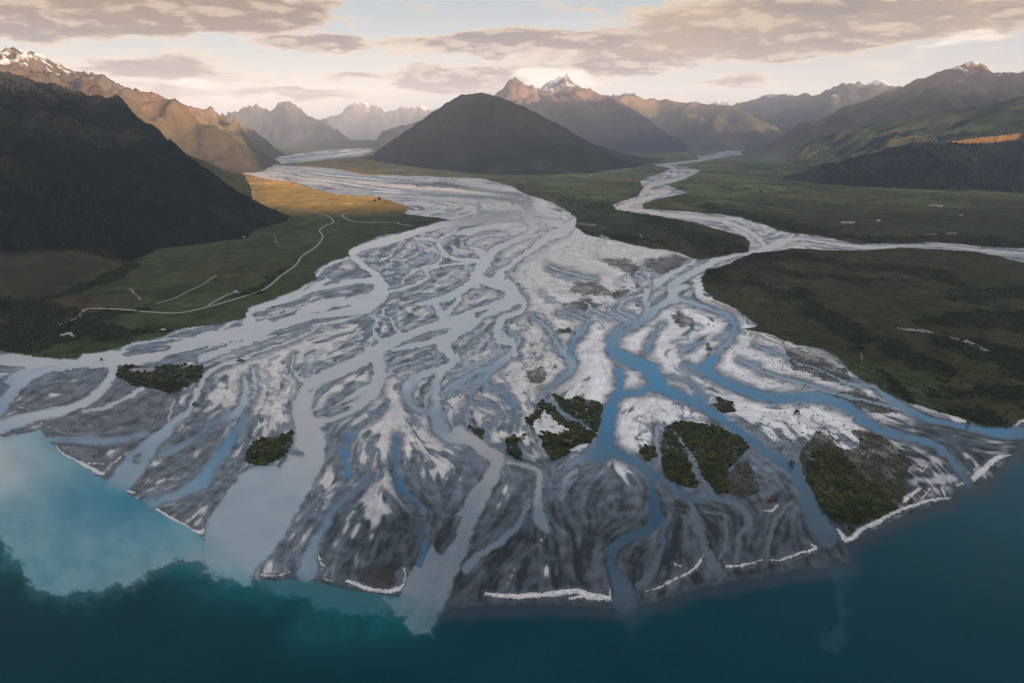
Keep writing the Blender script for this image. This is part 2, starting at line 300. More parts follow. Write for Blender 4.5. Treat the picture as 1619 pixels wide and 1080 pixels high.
# channels: view  x,y,width,blueness
CHANNELS = """
N 1190,-40,40,0.05 1200,0,60 1205,60,70 1100,60,40 900,70,36 700,95,40 560,125,50 480,145,60 330,195,60 200,235,66 60,285,56 100,340,64 165,400,80 215,450,100 250,520,130 200,590,125 100,650,110 0,690,90
N 1205,70,70,0.05 1230,110,60 1180,170,44 1080,215,40 980,265,60 930,330,90 880,400,100 860,470,100 960,470,90 1050,500,110 1100,560,120 1020,620,95 880,670,95 760,712,90 640,745,90 500,790,70 380,835,70 250,890,80 180,931,90
N 1500,60,30,0.05 1480,90,60 1440,130,80 1330,180,70 1230,250,40 1150,310,32 1060,380,44 1010,420,70 1050,480,90
N 1400,95,60,0.05 1300,80,40 1215,70,40
N 1100,560,100,0.1 1170,610,50 1140,660,40 1030,700,40 1000,760,60 1010,830,80 1090,860,46 1110,931,46
N 900,680,60,0.1 830,740,70 740,790,80 660,840,90 650,880,80 700,931,70
N 740,130,15,0.05 660,180,25 620,200,25 640,270,35 720,320,25 800,330,30 880,330,30
N 640,270,25,0.05 615,350,20 500,385,25 430,420,20 380,480,20
N 870,340,20,0.05 680,360,20 540,400,20 560,435,25 480,480,20 360,520,30 280,530,40
N 480,610,24,0.1 600,590,44 740,540,64 830,480,56
N 600,620,50,0.1 650,680,60 700,640,40 760,560,40
N 650,690,60,0.1 660,760,50 690,690,16
N 470,140,16,0.05 480,190,20 560,195,28 620,200,20
N 0,470,14,0.05 100,455,20 205,440,30
N 180,680,26,0.1 230,720,24 200,790,24 260,850,30
N 320,700,16,0.1 340,760,22 370,800,30
N 230,720,12,0.1 260,680,12 300,700,10
N 400,235,9,0.1 340,260,12 300,310,16 240,330,20
N 1330,370,9,0.3 1440,410,12 1540,430,10 1619,450,14
N 1220,680,10,0.35 1330,770,16 1390,870,22 1430,931,40
N 1050,165,30,0.05 920,175,20 810,215,30 850,255,36 900,290,60
N 1330,100,20,0.05 1250,170,14 1130,200,20
N 60,600,20,0.05 100,560,12 160,545,10
R4 1380,290,26,0.05 1385,340,40 1390,400,50 1300,395,36 1100,412,40 950,430,30 860,442,26
R4 1130,325,14,0.05 1150,370,18 1300,372,22 1390,400,30
R4 600,262,6,0.05 700,268,10 900,275,12 1100,290,14 1250,300,18 1370,320,30
R4 0,150,14,0 120,170,12 260,200,12 420,215,9 560,240,9 760,262,8
R4 60,118,8,0 220,98,10 400,86,12 560,60,14 590,48,8
R4 260,165,8,0 420,185,8 600,200,7 780,215,8 1000,240,8 1180,262,10 1350,285,16
R4 444,890,80,0.05 300,905,76 150,935,90 0,960,100
R4 600,700,60,0.05 480,730,40 330,750,30 200,790,30 60,830,30 0,850,26
R4 560,640,26,0.05 480,600,20 360,640,22 320,690,20 230,760,20 100,820,20
R4 600,800,40,0.05 480,820,40 380,835,36 340,880,30
R3 1619,700,44,0.0 1500,735,56 1350,785,60 1180,850,76 1000,885,80 850,925,66 700,962,60 560,980,80 450,985,90 300,990,60 0,1010,110
R3 1619,770,36,0.05 1450,800,40 1250,880,40 1100,925,40 950,985,40
R3 1170,760,50,0 1190,850,80
R3 1619,590,20,0.05 1520,620,26 1400,690,26 1250,735,26 1180,770,30
R3 1190,745,30,0 1030,850,14 930,880,12 800,890,12 620,915,12 560,960,20
R3 1160,800,8,0 1000,820,7 850,850,8 760,890,10
A 1473,90,60,0.05 1300,150,80 1130,210,110 1050,280,115 900,360,100 750,430,115 620,485,115 540,560,120 500,640,150 480,720,165 500,820,195 520,920,225 530,1080,285
A 1050,300,90,0.05 1080,400,110 1070,500,120 1020,600,110 900,695,100 750,770,90 620,812,80 560,830,80
A 700,690,60,0.05 900,600,70 1000,540,40
A 0,330,20,0.05 250,240,26 450,170,20 600,90,14
A 0,210,30,0.05 300,120,46 500,60,40 800,0,30
A 410,300,12,0.1 400,380,14 440,470,26 500,500,50 560,500,60
A 30,470,14,0.1 10,550,14 40,640,36,0.3 30,720,50,0.5 5,800,44,0.7 0,900,40,0.75
A 100,420,24,0.05 110,500,30 120,600,16 60,650,16,0.3
A 600,380,8,0.3 500,430,10 450,450,14
A 1150,700,14,0.5 1050,780,20,0.6 940,860,26,0.7 860,940,44,0.9 800,1020,56,1 770,1080,60,1
A 1473,450,24,0.1 1360,480,60 1300,560,90,0.2 1290,640,60,0.4 1320,690,36,0.3 1400,740,30,0.3
A 1473,310,10,0.2 1300,370,8 1200,400,8 1150,460,16 1120,480,20
B 640,20,100,0.05 560,80,100 470,140,90 420,200,100 440,280,80,0.1 500,320,60,0.1 450,380,70,0.15 370,430,80,0.15 350,520,60,0.2 340,600,70,0.2 340,680,90,0.25 340,760,110,0.35 370,850,130,0.35 430,930,120,0.2 560,960,100,0.15 680,1020,90,0.1 760,1080,90,0.05
B 470,140,80,0.05 300,200,60 150,230,40 0,262,30
B 330,420,60,0.2 220,450,50,0.2 150,520,90,0.25 130,600,60,0.3 140,670,36,0.3 200,720,24,0.3 270,740,24,0.3 320,760,40,0.3
B 270,740,30,0.3 250,670,30,0.25 290,600,30,0.2 330,540,30,0.2
B 880,10,30,0.1 840,70,50,0.15 840,140,76,0.2 930,190,30,0.2 975,150,22,0.25 985,190,26,0.25 950,240,40,0.25 900,310,50,0.25 850,350,50,0.3 760,400,40,0.35 650,440,30,0.4 540,500,54,0.35 450,550,40,0.35 390,590,40,0.3
B 850,360,60,0.35 740,440,50,0.4 730,490,60,0.4 620,520,26,0.4 500,560,26,0.4 410,600,40,0.4
B 730,500,46,0.5 745,550,50,0.5 850,570,34,0.6 890,640,46,0.8 940,700,50,0.95 940,800,50,0.9 930,840,40,0.7
B 690,150,20,0.4 600,230,18,0.4 540,280,12,0.4
B 590,560,14,0.4 620,600,16,0.4 590,660,18,0.4 700,672,12,0.4 780,690,10,0.4
B 545,720,26,0.7 530,800,60,0.65 500,860,50,0.5
B 840,780,30,0.45 740,860,44,0.5 720,960,36,0.4
B 1473,110,30,0.45 1420,160,36,0.5 1390,260,40,0.85 1350,310,40,0.4 1400,400,36,0.3 1350,470,36,0.45 1230,560,26,0.5 1160,600,26,0.4
B 1150,610,24,0.4 1280,720,36,0.5 1350,790,36,0.5 1473,830,24,0.5
B 1090,10,16,0.4 1160,50,18,0.4 1250,150,24,0.4 1290,240,30,0.4 1340,310,36,0.4
B 1110,920,20,0 1150,980,34,0 1180,1070,34,0
C 1020,-40,30,0.05 900,0,90,0.15 920,60,90,0.2 800,100,80,0.25 720,190,70,0.4 600,260,80,0.5 480,320,90,0.6 430,400,90,0.7 450,480,110,0.8 580,540,110,0.85 700,600,120,0.9 760,680,140,1 780,730,140,1
C 740,750,60,0.9 620,790,50,0.8 500,810,60,0.8 430,870,90,0.85 400,960,110,0.9 400,1080,120,0.9
C 480,590,30,0.9 490,650,46,0.95 490,720,50,0.95 470,800,50,0.9
C 830,760,80,0.95 960,820,80,0.85 1080,880,66,0.8 1200,950,66,0.8 1320,1030,60,0.8 1420,1080,60,0.8
C 940,60,36,0.3 1100,110,36,0.4 1250,160,36,0.5 1350,200,46,0.6 1380,270,56,0.75 1380,340,50,0.6 1330,400,44,0.5 1260,470,50,0.5 1200,550,80,0.95 1160,600,76,0.85 1250,680,66,0.75 1360,720,66,0.75 1473,780,60,0.8
C 700,0,60,0.1 690,60,56,0.2 700,130,50,0.3 690,190,40,0.4
C 680,30,30,0.1 560,60,16,0.2 490,110,26,0.3 500,160,28,0.35 600,205,30,0.4
C 230,90,18,0.2 270,140,22,0.3 350,180,16,0.3 450,210,18,0.3 560,230,26,0.4
C 410,140,30,0.15 440,180,20,0.2 540,215,20,0.3
C 0,165,12,0.35 150,190,18,0.4 240,230,34,0.5 220,300,36,0.5 130,400,36,0.75 110,480,40,0.7 130,570,40,0.3 60,660,40,0.5 0,710,36,0.5
C 1230,370,12,0.4 1310,345,12,0.4 1380,330,16,0.5
C 980,470,50,0.4 1050,430,40,0.5 1120,390,20,0.6
C 1010,570,30,0.6 1080,610,40,0.6 1150,610,50,0.8
C 860,660,14,0.5 1010,700,18,0.5 1090,760,34,0.6 1150,860,36,0.6 1200,930,30,0.7
C 700,440,50,0.6 730,400,30,0.5 760,330,24,0.5 820,260,20,0.4
C 640,540,36,0.8 690,470,40,0.7
K 30,330,50,0.85 120,390,42,0.8 250,440,42,0.8 350,460,48,0.8 500,455,50,0.7 620,480,50,0.75 690,530,50,0.8 760,580,40,0.75 870,620,40,0.7 1000,650,40,0.7 1070,700,40,0.6 1140,790,34,0.55 1170,840,60,0.6
K 0,450,30,0.8 60,510,36,0.8 200,610,45,0.75 320,700,45,0.7 420,770,60,0.7 470,870,72,0.6 510,960,92,0.55 560,1050,110,0.5
K 735,370,12,0.35 790,430,22,0.45 870,490,34,0.6 1000,550,34,0.75 1150,580,30,0.75 1250,600,50,0.8 1401,610,60,0.85
K 180,290,12,0.4 330,360,14,0.4 480,400,14,0.4 600,440,14,0.4 850,500,16,0.4 920,530,16,0.5
K 250,230,8,0.4 400,290,8,0.4 560,350,9,0.4 640,390,10,0.4 740,410,12,0.4
K 1250,460,16,0.5 1330,475,26,0.6 1401,490,40,0.6
G 210,0,80,0.9 190,100,90,0.8 180,200,130,0.7 100,235,60,0.5 0,280,30,0.3
G 250,220,66,0.7 350,270,56,0.65 460,335,46,0.6 540,390,46,0.6 620,450,46,0.55 700,460,36,0.5 820,460,36,0.45 900,510,46,0.4 930,580,46,0.35 880,650,36,0.35 870,770,40,0.3
G 430,330,46,0.6 430,450,60,0.75 450,560,76,0.75 400,620,56,0.65 250,690,60,0.6 220,800,56,0.6 270,900,100,0.5 290,1000,140,0.4
G 490,560,34,0.5 480,700,34,0.45 430,820,56,0.4 370,900,66,0.4
G 630,480,36,0.4 660,600,50,0.35 720,740,66,0.35 770,850,90,0.3
G 1150,470,26,0.35 1060,580,34,0.35 1030,680,36,0.35 1020,800,30,0.35
G 540,100,20,0.3 620,220,32,0.3 680,340,40,0.3 750,430,50,0.4
G 700,520,16,0.3 800,540,24,0.3 810,650,28,0.3 790,760,30,0.3
G 450,90,24,0.2 455,200,28,0.2 470,290,26,0.3
F 330,0,66,0.1 450,90,74,0.05 530,150,80,0 500,230,90,0.1 440,330,106,0.2 390,420,120,0.25 335,520,160,0.28 275,620,200,0.28 215,720,235,0.28 165,820,250,0.25 125,900,200,0.25
F 180,470,30,0.5 170,560,60,0.6 150,680,80,0.6 110,800,60,0.6
F 580,160,30,0 690,185,26,0 740,220,40,0.1 730,350,50,0.2 740,440,80,0.3 780,500,50,0.3
F 690,350,26,0.3 640,460,36,0.4 560,550,46,0.35 450,620,46,0.3 370,700,60,0.3
F 840,320,30,0.4 880,240,34,0.15 930,200,26,0.15
E 450,0,200,0 430,150,230,0.05 350,300,265,0.15 230,450,320,0.25 120,560,400,0.3 0,700,400,0.35
S 420,790,120,0.22 385,840,125,0.28 360,878,80,0.3 385,900,40,0.3
E 700,30,56,1 660,100,56,1 670,200,66,1 680,290,60,0.9
E 820,310,50,0.8 720,400,40,0.75 600,480,60,0.7 540,600,80,0.6 480,700,90,0.5 440,800,120,0.45 420,900,140,0.4
E 990,50,50,0.9 990,200,56,0.95 1010,340,80,0.95 1080,430,60,0.7 1160,520,50,0.4
E 880,230,10,0.6 960,250,16,0.7
R7 640,160,40,0.05 640,220,44 600,290,50 520,360,56 400,420,60,0.1 250,450,70,0.15 100,490,80,0.2 0,520,90,0.25
R7 1000,60,60,0 850,120,80 700,135,80 560,150,56,0.05 400,165,60,0.15 250,190,60,0.2 120,240,110,0.25 40,330,120,0.35 -40,420,140,0.45
R7 800,310,36,0 700,365,26,0 600,410,26,0 480,435,20,0
R7 1420,120,24,0 1200,200,24,0 1140,290,36,0 1100,370,40,0.1 1060,440,40,0.2 960,530,60,0.3 860,620,100,0.4 780,720,150,0.45 720,800,150,0.4 640,880,120,0.4
R7 990,380,14,0 965,470,18,0 960,530,20,0.1
R7 1390,240,22,0.2 1400,340,46,0.2 1350,440,60,0.3 1200,510,46,0.7 1120,580,46,0.8 1020,640,46,0.5 900,680,50,0.5
R7 1400,420,44,0.6 1360,520,56,0.85 1300,620,76,0.9 1220,720,90,0.8 1150,830,110,0.95 1020,900,90,0.7 850,960,80,0.7
R7 840,560,50,0.6 650,600,50,0.5 450,600,50,0.5 280,590,24,0.6
R5 1330,26,8,0.05 1180,56,12 1000,100,16 870,120,12 760,135,10 850,158,16 960,160,14 860,205,24 740,225,30 700,262,26 820,262,20 700,300,30 600,335,26 560,345,20 700,362,22 850,385,26 1000,395,20 1120,420,20 1230,470,24 1290,520,26 1300,560,22 1180,575,26 1060,605,36,0.1 1000,640,40,0.15 900,690,40,0.2 820,740,40,0.2
R5 1440,480,16,0.05 1400,520,30 1330,545,34 1280,555,30
R5 960,600,14,0.05 900,640,22 820,680,30 760,720,60,0.1
R6 1588,575,12,0 1400,560,14 1200,540,12 1000,535,12 800,545,20 600,520,16 450,500,20 350,520,26 280,555,24
R6 1588,595,8,0 1450,575,8 1300,552,8
R5 700,640,8,0.1 650,680,8 690,700,10
R5 860,575,10,0 930,600,12,0
R5 1130,640,10,0 1160,670,14,0 1110,710,14,0 1090,750,14,0 1150,795,10,0
"""
# shingle ridges thrown up by the lake, always dry and pale
BEACHES = """
R7 320,630,14 360,680,24 480,740,26 570,790,26 600,775,8
R7 500,730,14 620,730,9 740,665,14
R7 720,885,22 770,900,12
R7 860,975,22 1000,1060,26
R7 90,400,9 165,430,10
R7 240,500,8 290,530,7
L 715,65,14 830,130,20 930,188,26 990,165,10 1080,110,7 1200,10,4
L 1235,390,12 1310,394,10 1390,372,7
E 500,800,18 510,840,16 540,872,14
E 515,935,10 590,965,9
E 680,960,30 780,998,32 900,1020,30 1000,1012,30 1045,960,26 1040,880,14
E 455,400,8 460,480,10 485,512,9
F 465,822,18 560,838,30 750,832,32 920,812,30 1000,838,34 1112,848,22
F 1085,760,6 1100,840,14
F 570,800,9 625,690,4
F 690,625,3 770,535,5
G 385,940,7 470,912,14 560,868,15 650,815,18 697,745,12
G 545,790,10 590,815,6
G 808,805,17 900,800,17 1000,775,10
G 1030,770,7 1100,772,15 1200,738,16 1280,710,20 1245,688,8
G 1005,513,9 1040,522,12 1080,490,15
M 520,500,24 572,560,40 640,510,30 750,450,30 850,398,24 950,358,24 1050,332,20 1165,316,14
M 900,330,34 980,265,24
M 1000,320,14 1045,262,14
M 1115,255,16 1130,300,22
M 1185,250,10 1280,215,36 1340,165,44 1420,92,34 1505,75,12
M 955,140,9 1010,160,14 1033,118,9
K 1350,590,12 1385,560,18 1401,545,30
G 0,975,16 120,958,26 230,975,18
"""
# greenery: view, kind (t trees, b brown scrub, g grass), outline
ISLANDS = [
 ('R7','t',[(650,185),(750,140),(790,175),(850,190),(950,165),(1150,175),(1165,220),(1120,270),(980,335),(850,305),(750,285),(650,230)]),
 ('E','t',[(30,180),(60,100),(130,60),(200,50),(330,10),(325,80),(290,170),(200,205),(130,230),(40,215)]),
 ('P','t',[(180,810),(240,745),(270,700),(290,690),(370,760),(480,830),(580,890),(560,940),(480,950),(420,1000),(340,1045),(310,1010),(270,920),(220,860)]),
 ('P','t',[(330,650),(420,690),(480,675),(560,700),(625,720),(610,860),(585,880),(470,810),(380,740)]),
 ('P','b',[(170,520),(290,500),(310,570),(260,620),(200,590)]),
 ('P','b',[(350,290),(430,270),(440,300),(400,330)]),
 ('P','t',[(70,910),(120,890),(150,1000),(180,1050),(80,1000)]),
 ('P','t',[(140,905),(165,895),(185,920),(160,950)]),
 ('B','t',[(590,850),(660,880),(715,870),(700,970),(640,930)]),
 ('G','t',[(530,110),(560,70),(620,55),(760,80),(870,130),(930,185),(860,270),(800,330),(830,430),(740,425),(680,340),(600,210)]),
 ('G','t',[(470,160),(540,140),(600,230),(650,330),(670,400),(600,400),(490,340),(480,260)]),
 ('G','t',[(355,215),(395,175),(450,190),(452,235),(400,260)]),
 ('G','b',[(780,350),(830,300),(920,240),(960,330),(1000,420),(880,460),(800,440)]),
 ('G','b',[(1000,500),(1040,430),(1080,405),(1100,420),(1090,480)]),
 ('G','b',[(505,425),(600,470),(615,545),(560,520)]),
 ('G','b',[(365,560),(410,560),(410,590),(370,590)]),
 ('K','g',[(480,640),(520,600),(560,610),(600,660),(640,690),(700,660),(660,595),(700,590),(790,620),(870,670),(920,740),(890,800),(900,870),(860,930),(760,970),(680,1010),(600,985),(520,920),(470,800),(440,700)]),
 ('K','t',[(470,730),(520,680),(640,700),(690,780),(800,850),(860,930),(760,970),(680,1005),(600,985),(520,920),(475,810)]),
 ('K','b',[(360,230),(440,240),(560,290),(640,330),(680,400),(540,390),(400,330)]),
 ('K','b',[(560,440),(700,420),(830,480),(920,530),(700,520)]),
 ('K','t',[(85,450),(160,480),(165,520),(110,520)]),
 ('K','b',[(30,215),(60,210),(75,250),(50,280)]),
 ('C','t',[(1200,880),(1290,860),(1380,900),(1390,950),(1280,940)]),
 ('C','t',[(840,1060),(930,1010),(1060,1030),(1240,1050),(1330,1090),(1330,1200),(840,1200)]),
 ('C','b',[(880,180),(960,160),(1080,210),(1090,280),(960,290),(900,230)]),
 ('R5','b',[(700,600),(840,575),(930,600),(860,660),(790,685),(700,670)]),
 ('R5','b',[(440,600),(600,590),(680,640),(640,690),(540,650)]),
 ('R5','b',[(340,710),(450,710),(530,760),(640,740),(600,800),(420,790),(310,770)]),
 ('R5','b',[(280,820),(400,800),(520,830),(400,870),(280,850)]),
 ('R5','b',[(240,950),(320,940),(330,980),(260,990)]),
 ('R5','t',[(990,650),(1100,640),(1150,700),(1100,760),(1050,800),(1000,760)]),
 ('R4','b',[(780,225),(950,205),(1080,235),(1040,250),(820,245)]),
 ('R4','b',[(80,180),(200,190),(180,205),(90,195)]),
 ('E','b',[(740,880),(860,850),(960,880),(980,990),(860,1000),(740,960)]),
 ('G','b',[(700,590),(760,590),(765,620),(710,625)]),
]
# how dry the shingle is: u, v, ru, rv, amount (+ pale and dry, - dark: wet, and near the front also light falloff put into the colour)
DRY_AND_FALLOFF = [(960,560,75,70,1.2),(900,500,70,50,.8),(860,450,60,50,.7),(1050,640,60,40,1.0),(1060,560,60,50,.8),(1130,600,60,40,.9),(1180,545,60,40,.9),
 (1240,590,90,45,.7),(1290,660,70,40,1.0),(1230,620,50,30,.7),(900,400,90,50,.8),(830,350,120,40,.7),(700,300,220,40,.8),(450,265,120,22,.8),(840,610,50,40,.9),(870,690,30,30,1.1),
 (770,570,60,45,.8),(750,640,40,30,.7),(760,690,30,20,.6),(440,600,70,60,.8),(500,540,90,30,.35),(470,520,60,30,.3),(560,600,50,35,.0),(620,690,40,50,.9),(600,790,30,35,.5),(600,640,60,40,.5),(690,720,25,40,.5),(1400,560,40,12,0),
 (690,480,80,40,.5),(560,450,70,30,.1),(700,430,90,30,.5),(390,620,40,35,.6),(355,650,30,28,.8),(420,560,40,30,.4),(300,670,50,25,-.1),(990,420,80,30,.8),(1080,480,60,40,.5),(960,700,50,30,.6),(1000,690,24,30,.5),
 (955,760,20,50,.3),(230,655,40,12,.3),(1440,700,40,25,.8),(1390,660,90,20,.7),(1500,700,60,20,-.7),(1470,680,70,22,-.6),
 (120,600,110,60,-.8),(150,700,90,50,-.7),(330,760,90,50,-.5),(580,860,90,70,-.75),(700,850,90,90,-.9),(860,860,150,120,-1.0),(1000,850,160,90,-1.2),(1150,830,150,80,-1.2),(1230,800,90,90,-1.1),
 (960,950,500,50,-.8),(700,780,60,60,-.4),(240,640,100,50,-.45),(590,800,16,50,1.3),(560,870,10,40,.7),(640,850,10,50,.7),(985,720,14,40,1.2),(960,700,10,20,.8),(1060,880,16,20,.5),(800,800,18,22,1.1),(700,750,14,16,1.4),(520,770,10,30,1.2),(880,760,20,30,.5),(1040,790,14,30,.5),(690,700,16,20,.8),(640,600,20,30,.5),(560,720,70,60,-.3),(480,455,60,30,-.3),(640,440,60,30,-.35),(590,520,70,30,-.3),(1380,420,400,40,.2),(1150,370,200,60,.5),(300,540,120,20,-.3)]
MUD = [(-100,620,160,60),(100,610,80,60)]

def build_maps():
    rng = np.random.default_rng(7)
    S = {}
    U, V, Wc = UU, VV, WW
    # wandering of all hand drawn edges
    amp = np.clip((V - 214) / 120, 0.15, 1.0)
    wu = (fbm(U / 26, Wc / 26, 4, 11) * 7 + fbm(U / 6, Wc / 6, 2, 15) * 1.6) * amp
    wv = (fbm(U / 26, Wc / 26, 4, 31) * 6 + fbm(U / 6, Wc / 6, 2, 35) * 1.4) * amp * np.clip((V - HZ) / 700, .06, 1)
    wu2, wv2 = U + wu, V + wv
    P = paths(CHANNELS)
    D, K = raster_paths(P)
    # flow direction from the channels (in self-similar units), splatted on a coarse grid
    st = 6
    cu, cv = UU[::st, ::st], VV[::st, ::st]
    fx = np.zeros_like(cu); fy = np.zeros_like(cu)
    k0 = 1055.0 / np.maximum(cv - HZ, 8)
    rx, ry = (cu - 830), (cv - 250) * 1.0
    rn = np.hypot(rx, ry * k0) + 1e-3
    fx += rx / rn * .03; fy += ry * k0 / rn * .03
    for p in P:
        for a, b in zip(p[::2], p[2::2]):
            mu, mv = (a[0] + b[0]) / 2, (a[1] + b[1]) / 2
            kk = 1055.0 / max(mv - HZ, 8)
            dx, dy = b[0] - a[0], (b[1] - a[1]) * kk
            n = math.hypot(dx, dy) + 1e-6
            if dy < 0: dx, dy = -dx, -dy
            sg = 16 + a[2] * .4
            w = np.exp(-((cu - mu) ** 2 + ((cv - mv) * 1.5) ** 2) / (2 * sg * sg))
            fx += w * dx / n; fy += w * dy / n
    n = np.hypot(fx, fy) + 1e-6
    fx /= n; fy /= n
    def up(A):
        x = np.clip((np.arange(NU)) / st, 0, A.shape[1] - 1.001); y = np.clip(np.arange(NV) / st, 0, A.shape[0] - 1.001)
        ix = x.astype(int); iy = y.astype(int); gx = (x - ix)[None]; gy = (y - iy)[:, None]
        return (A[iy][:, ix] * (1 - gx) + A[iy][:, ix + 1] * gx) * (1 - gy) + (A[iy + 1][:, ix] * (1 - gx) + A[iy + 1][:, ix + 1] * gx) * gy
    FX = up(fx).astype(np.float32); FY = up(fy).astype(np.float32)
    inv = ((V - HZ + 4) / 1055.0).astype(np.float32)
    def lic(N, L, steps):
        acc = N.copy(); tot = 1.0
        for sgn in (1, -1):
            u = U.copy(); v = V.copy()
            h = L / steps
            for s in range(steps):
                ix = np.clip(((u - U0) / DU + .5).astype(np.int32), 0, NU - 1); iy = np.clip(((v - V0) / DV + .5).astype(np.int32), 0, NV - 1)
                dx = FX[iy, ix]; dy = FY[iy, ix]
                u = u + sgn * h * dx; v = v + sgn * h * dy * inv[iy, 0]
                w = 1 - .5 * (s + 1) / steps
                acc += w * bilin(N, u, v); tot += w
        acc /= tot
        m = acc - acc.mean()
        return m / (m.std() + 1e-6)
    bars = lic(fbm(U / 30, Wc / 30, 3, 51), 46, 12)
    bars2 = lic(fbm(U / 13, Wc / 13, 3, 61), 30, 10)
    fine = lic(gnoise(U / 3.2, Wc / 4.5, 71) + .6 * gnoise(U / 7, Wc / 8, 72), 20, 10)
    thin = lic(fbm(U / 17, Wc / 17, 2, 81), 26, 8)
    thin2 = lic(fbm(U / 8.5, Wc / 8.5, 3, 91), 14, 7)
    blotf = lic(fbm((U + 30 * fbm(U / 70, Wc / 70, 2, 515)) / 30, Wc / 30, 5, 511, .6), 9, 5)
    # secondary braids: thin streams that follow the grain of the delta and wander across it
    K0 = K.copy(); inn0 = raster_poly(DELTA); SB = []
    for q in range(430):
        if q < 300: u, v = rng.uniform(330, 1330), HZ + (rng.uniform(math.sqrt(330 - HZ), math.sqrt(760 - HZ))) ** 2
        else: u, v = rng.uniform(420, 900), rng.uniform(345, 640)
        j, i = int((v - V0) / DV), int((u - U0) / DU)
        if inn0[j, i] > -8: continue
        dryish = u > 820 and v < 720
        if dryish and rng.random() < .6: continue
        k = .08 if u < 600 + (v - 400) * .3 else .3
        if u > 850: k = .5
        if v > 600: k = max(k, .45)
        k += rng.uniform(-.06, .12)
        wmax = rng.uniform(1.5, 2.4 if dryish else 3.8) * (.6 + .4 * min(1, (v - 300) / 300)); L = int(rng.integers(14, 44)); ph = rng.uniform(0, 9); am = rng.uniform(.35, .95); rows = []; sw = rng.uniform(.12, .3)
        for t in range(L):
            j, i = int((v - V0) / DV), int((u - U0) / DU)
            if not (2 < j < NV - 2 and 2 < i < NU - 2) or inn0[j, i] > -2: break
            ang = math.atan2(FY[j, i], FX[j, i]) + am * math.sin(ph + t * sw * 2) + .35 * math.sin(ph * 3 + t * .9)
            u += 4.2 * math.cos(ang); v += 4.2 * math.sin(ang) * inv[j, 0]
            rows.append((u, v, max(.5, wmax * math.sin(math.pi * (t + .6) / (L + .2)) ** .5), k))
        if len(rows) > 5: SB.append(np.array(rows))
    D2, K2_ = raster_paths(SB, 8)
    D2 = D2 + 1.0 * sst(-.2, .5, fbm(U / 30, Wc / 30, 2, 145))
    DM = bilin(D, wu2, wv2)
    K = np.where(D2 < D, K2_, K); D = np.minimum(D, D2)
    D = bilin(D, wu2, wv2); K = bilin(K, U, V)
    # smaller braids between the drawn ones
    tw = np.abs(thin) - .10 - .05 * fine
    inner = raster_poly(DELTA); rees = raster_poly(REES); upper = raster_poly(UPPER)
    bank = np.minimum(np.minimum(inner, rees), upper)
    bankw = bilin(bank, U + wu * .8, V + wv * .8)
    gravel = bankw < 0
    ctrl = np.zeros_like(U)
    for (a, b, ra, rb, k) in DRY_AND_FALLOFF:
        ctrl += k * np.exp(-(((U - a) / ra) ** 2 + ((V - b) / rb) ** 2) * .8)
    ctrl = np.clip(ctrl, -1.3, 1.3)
    water = D + 1.5 * fbm(U / 5, Wc / 6, 3, 141, .6) * np.clip((V - 250) / 150, .1, 1) + .4 * fine * np.clip((V - 230) / 150, .2, 1)
    # small braids only where the shingle is low
    inner0 = inner; inner = bilin(inner, U + wu * .8, V + wv * .8)
    small = (tw < 0) & (ctrl < .75) & (bars < .5) & (D > 2)
    front = raster_poly(DELTA)   # inside: negative
    lakeside = (V > 560) & (bilin(inner, U, V) > 0)
    return dict(DM=DM, D=water, K=K, bars=bars, bars2=bars2, fine=fine, thin=thin, thin2=thin2, blotf=blotf, tw=tw, bank=bankw, inner=inner, ctrl=ctrl, rees=bilin(rees, U + wu * .8, V + wv * .8),
                upper=upper, FX=FX, FY=FY, wu=wu, wv=wv, small=small)

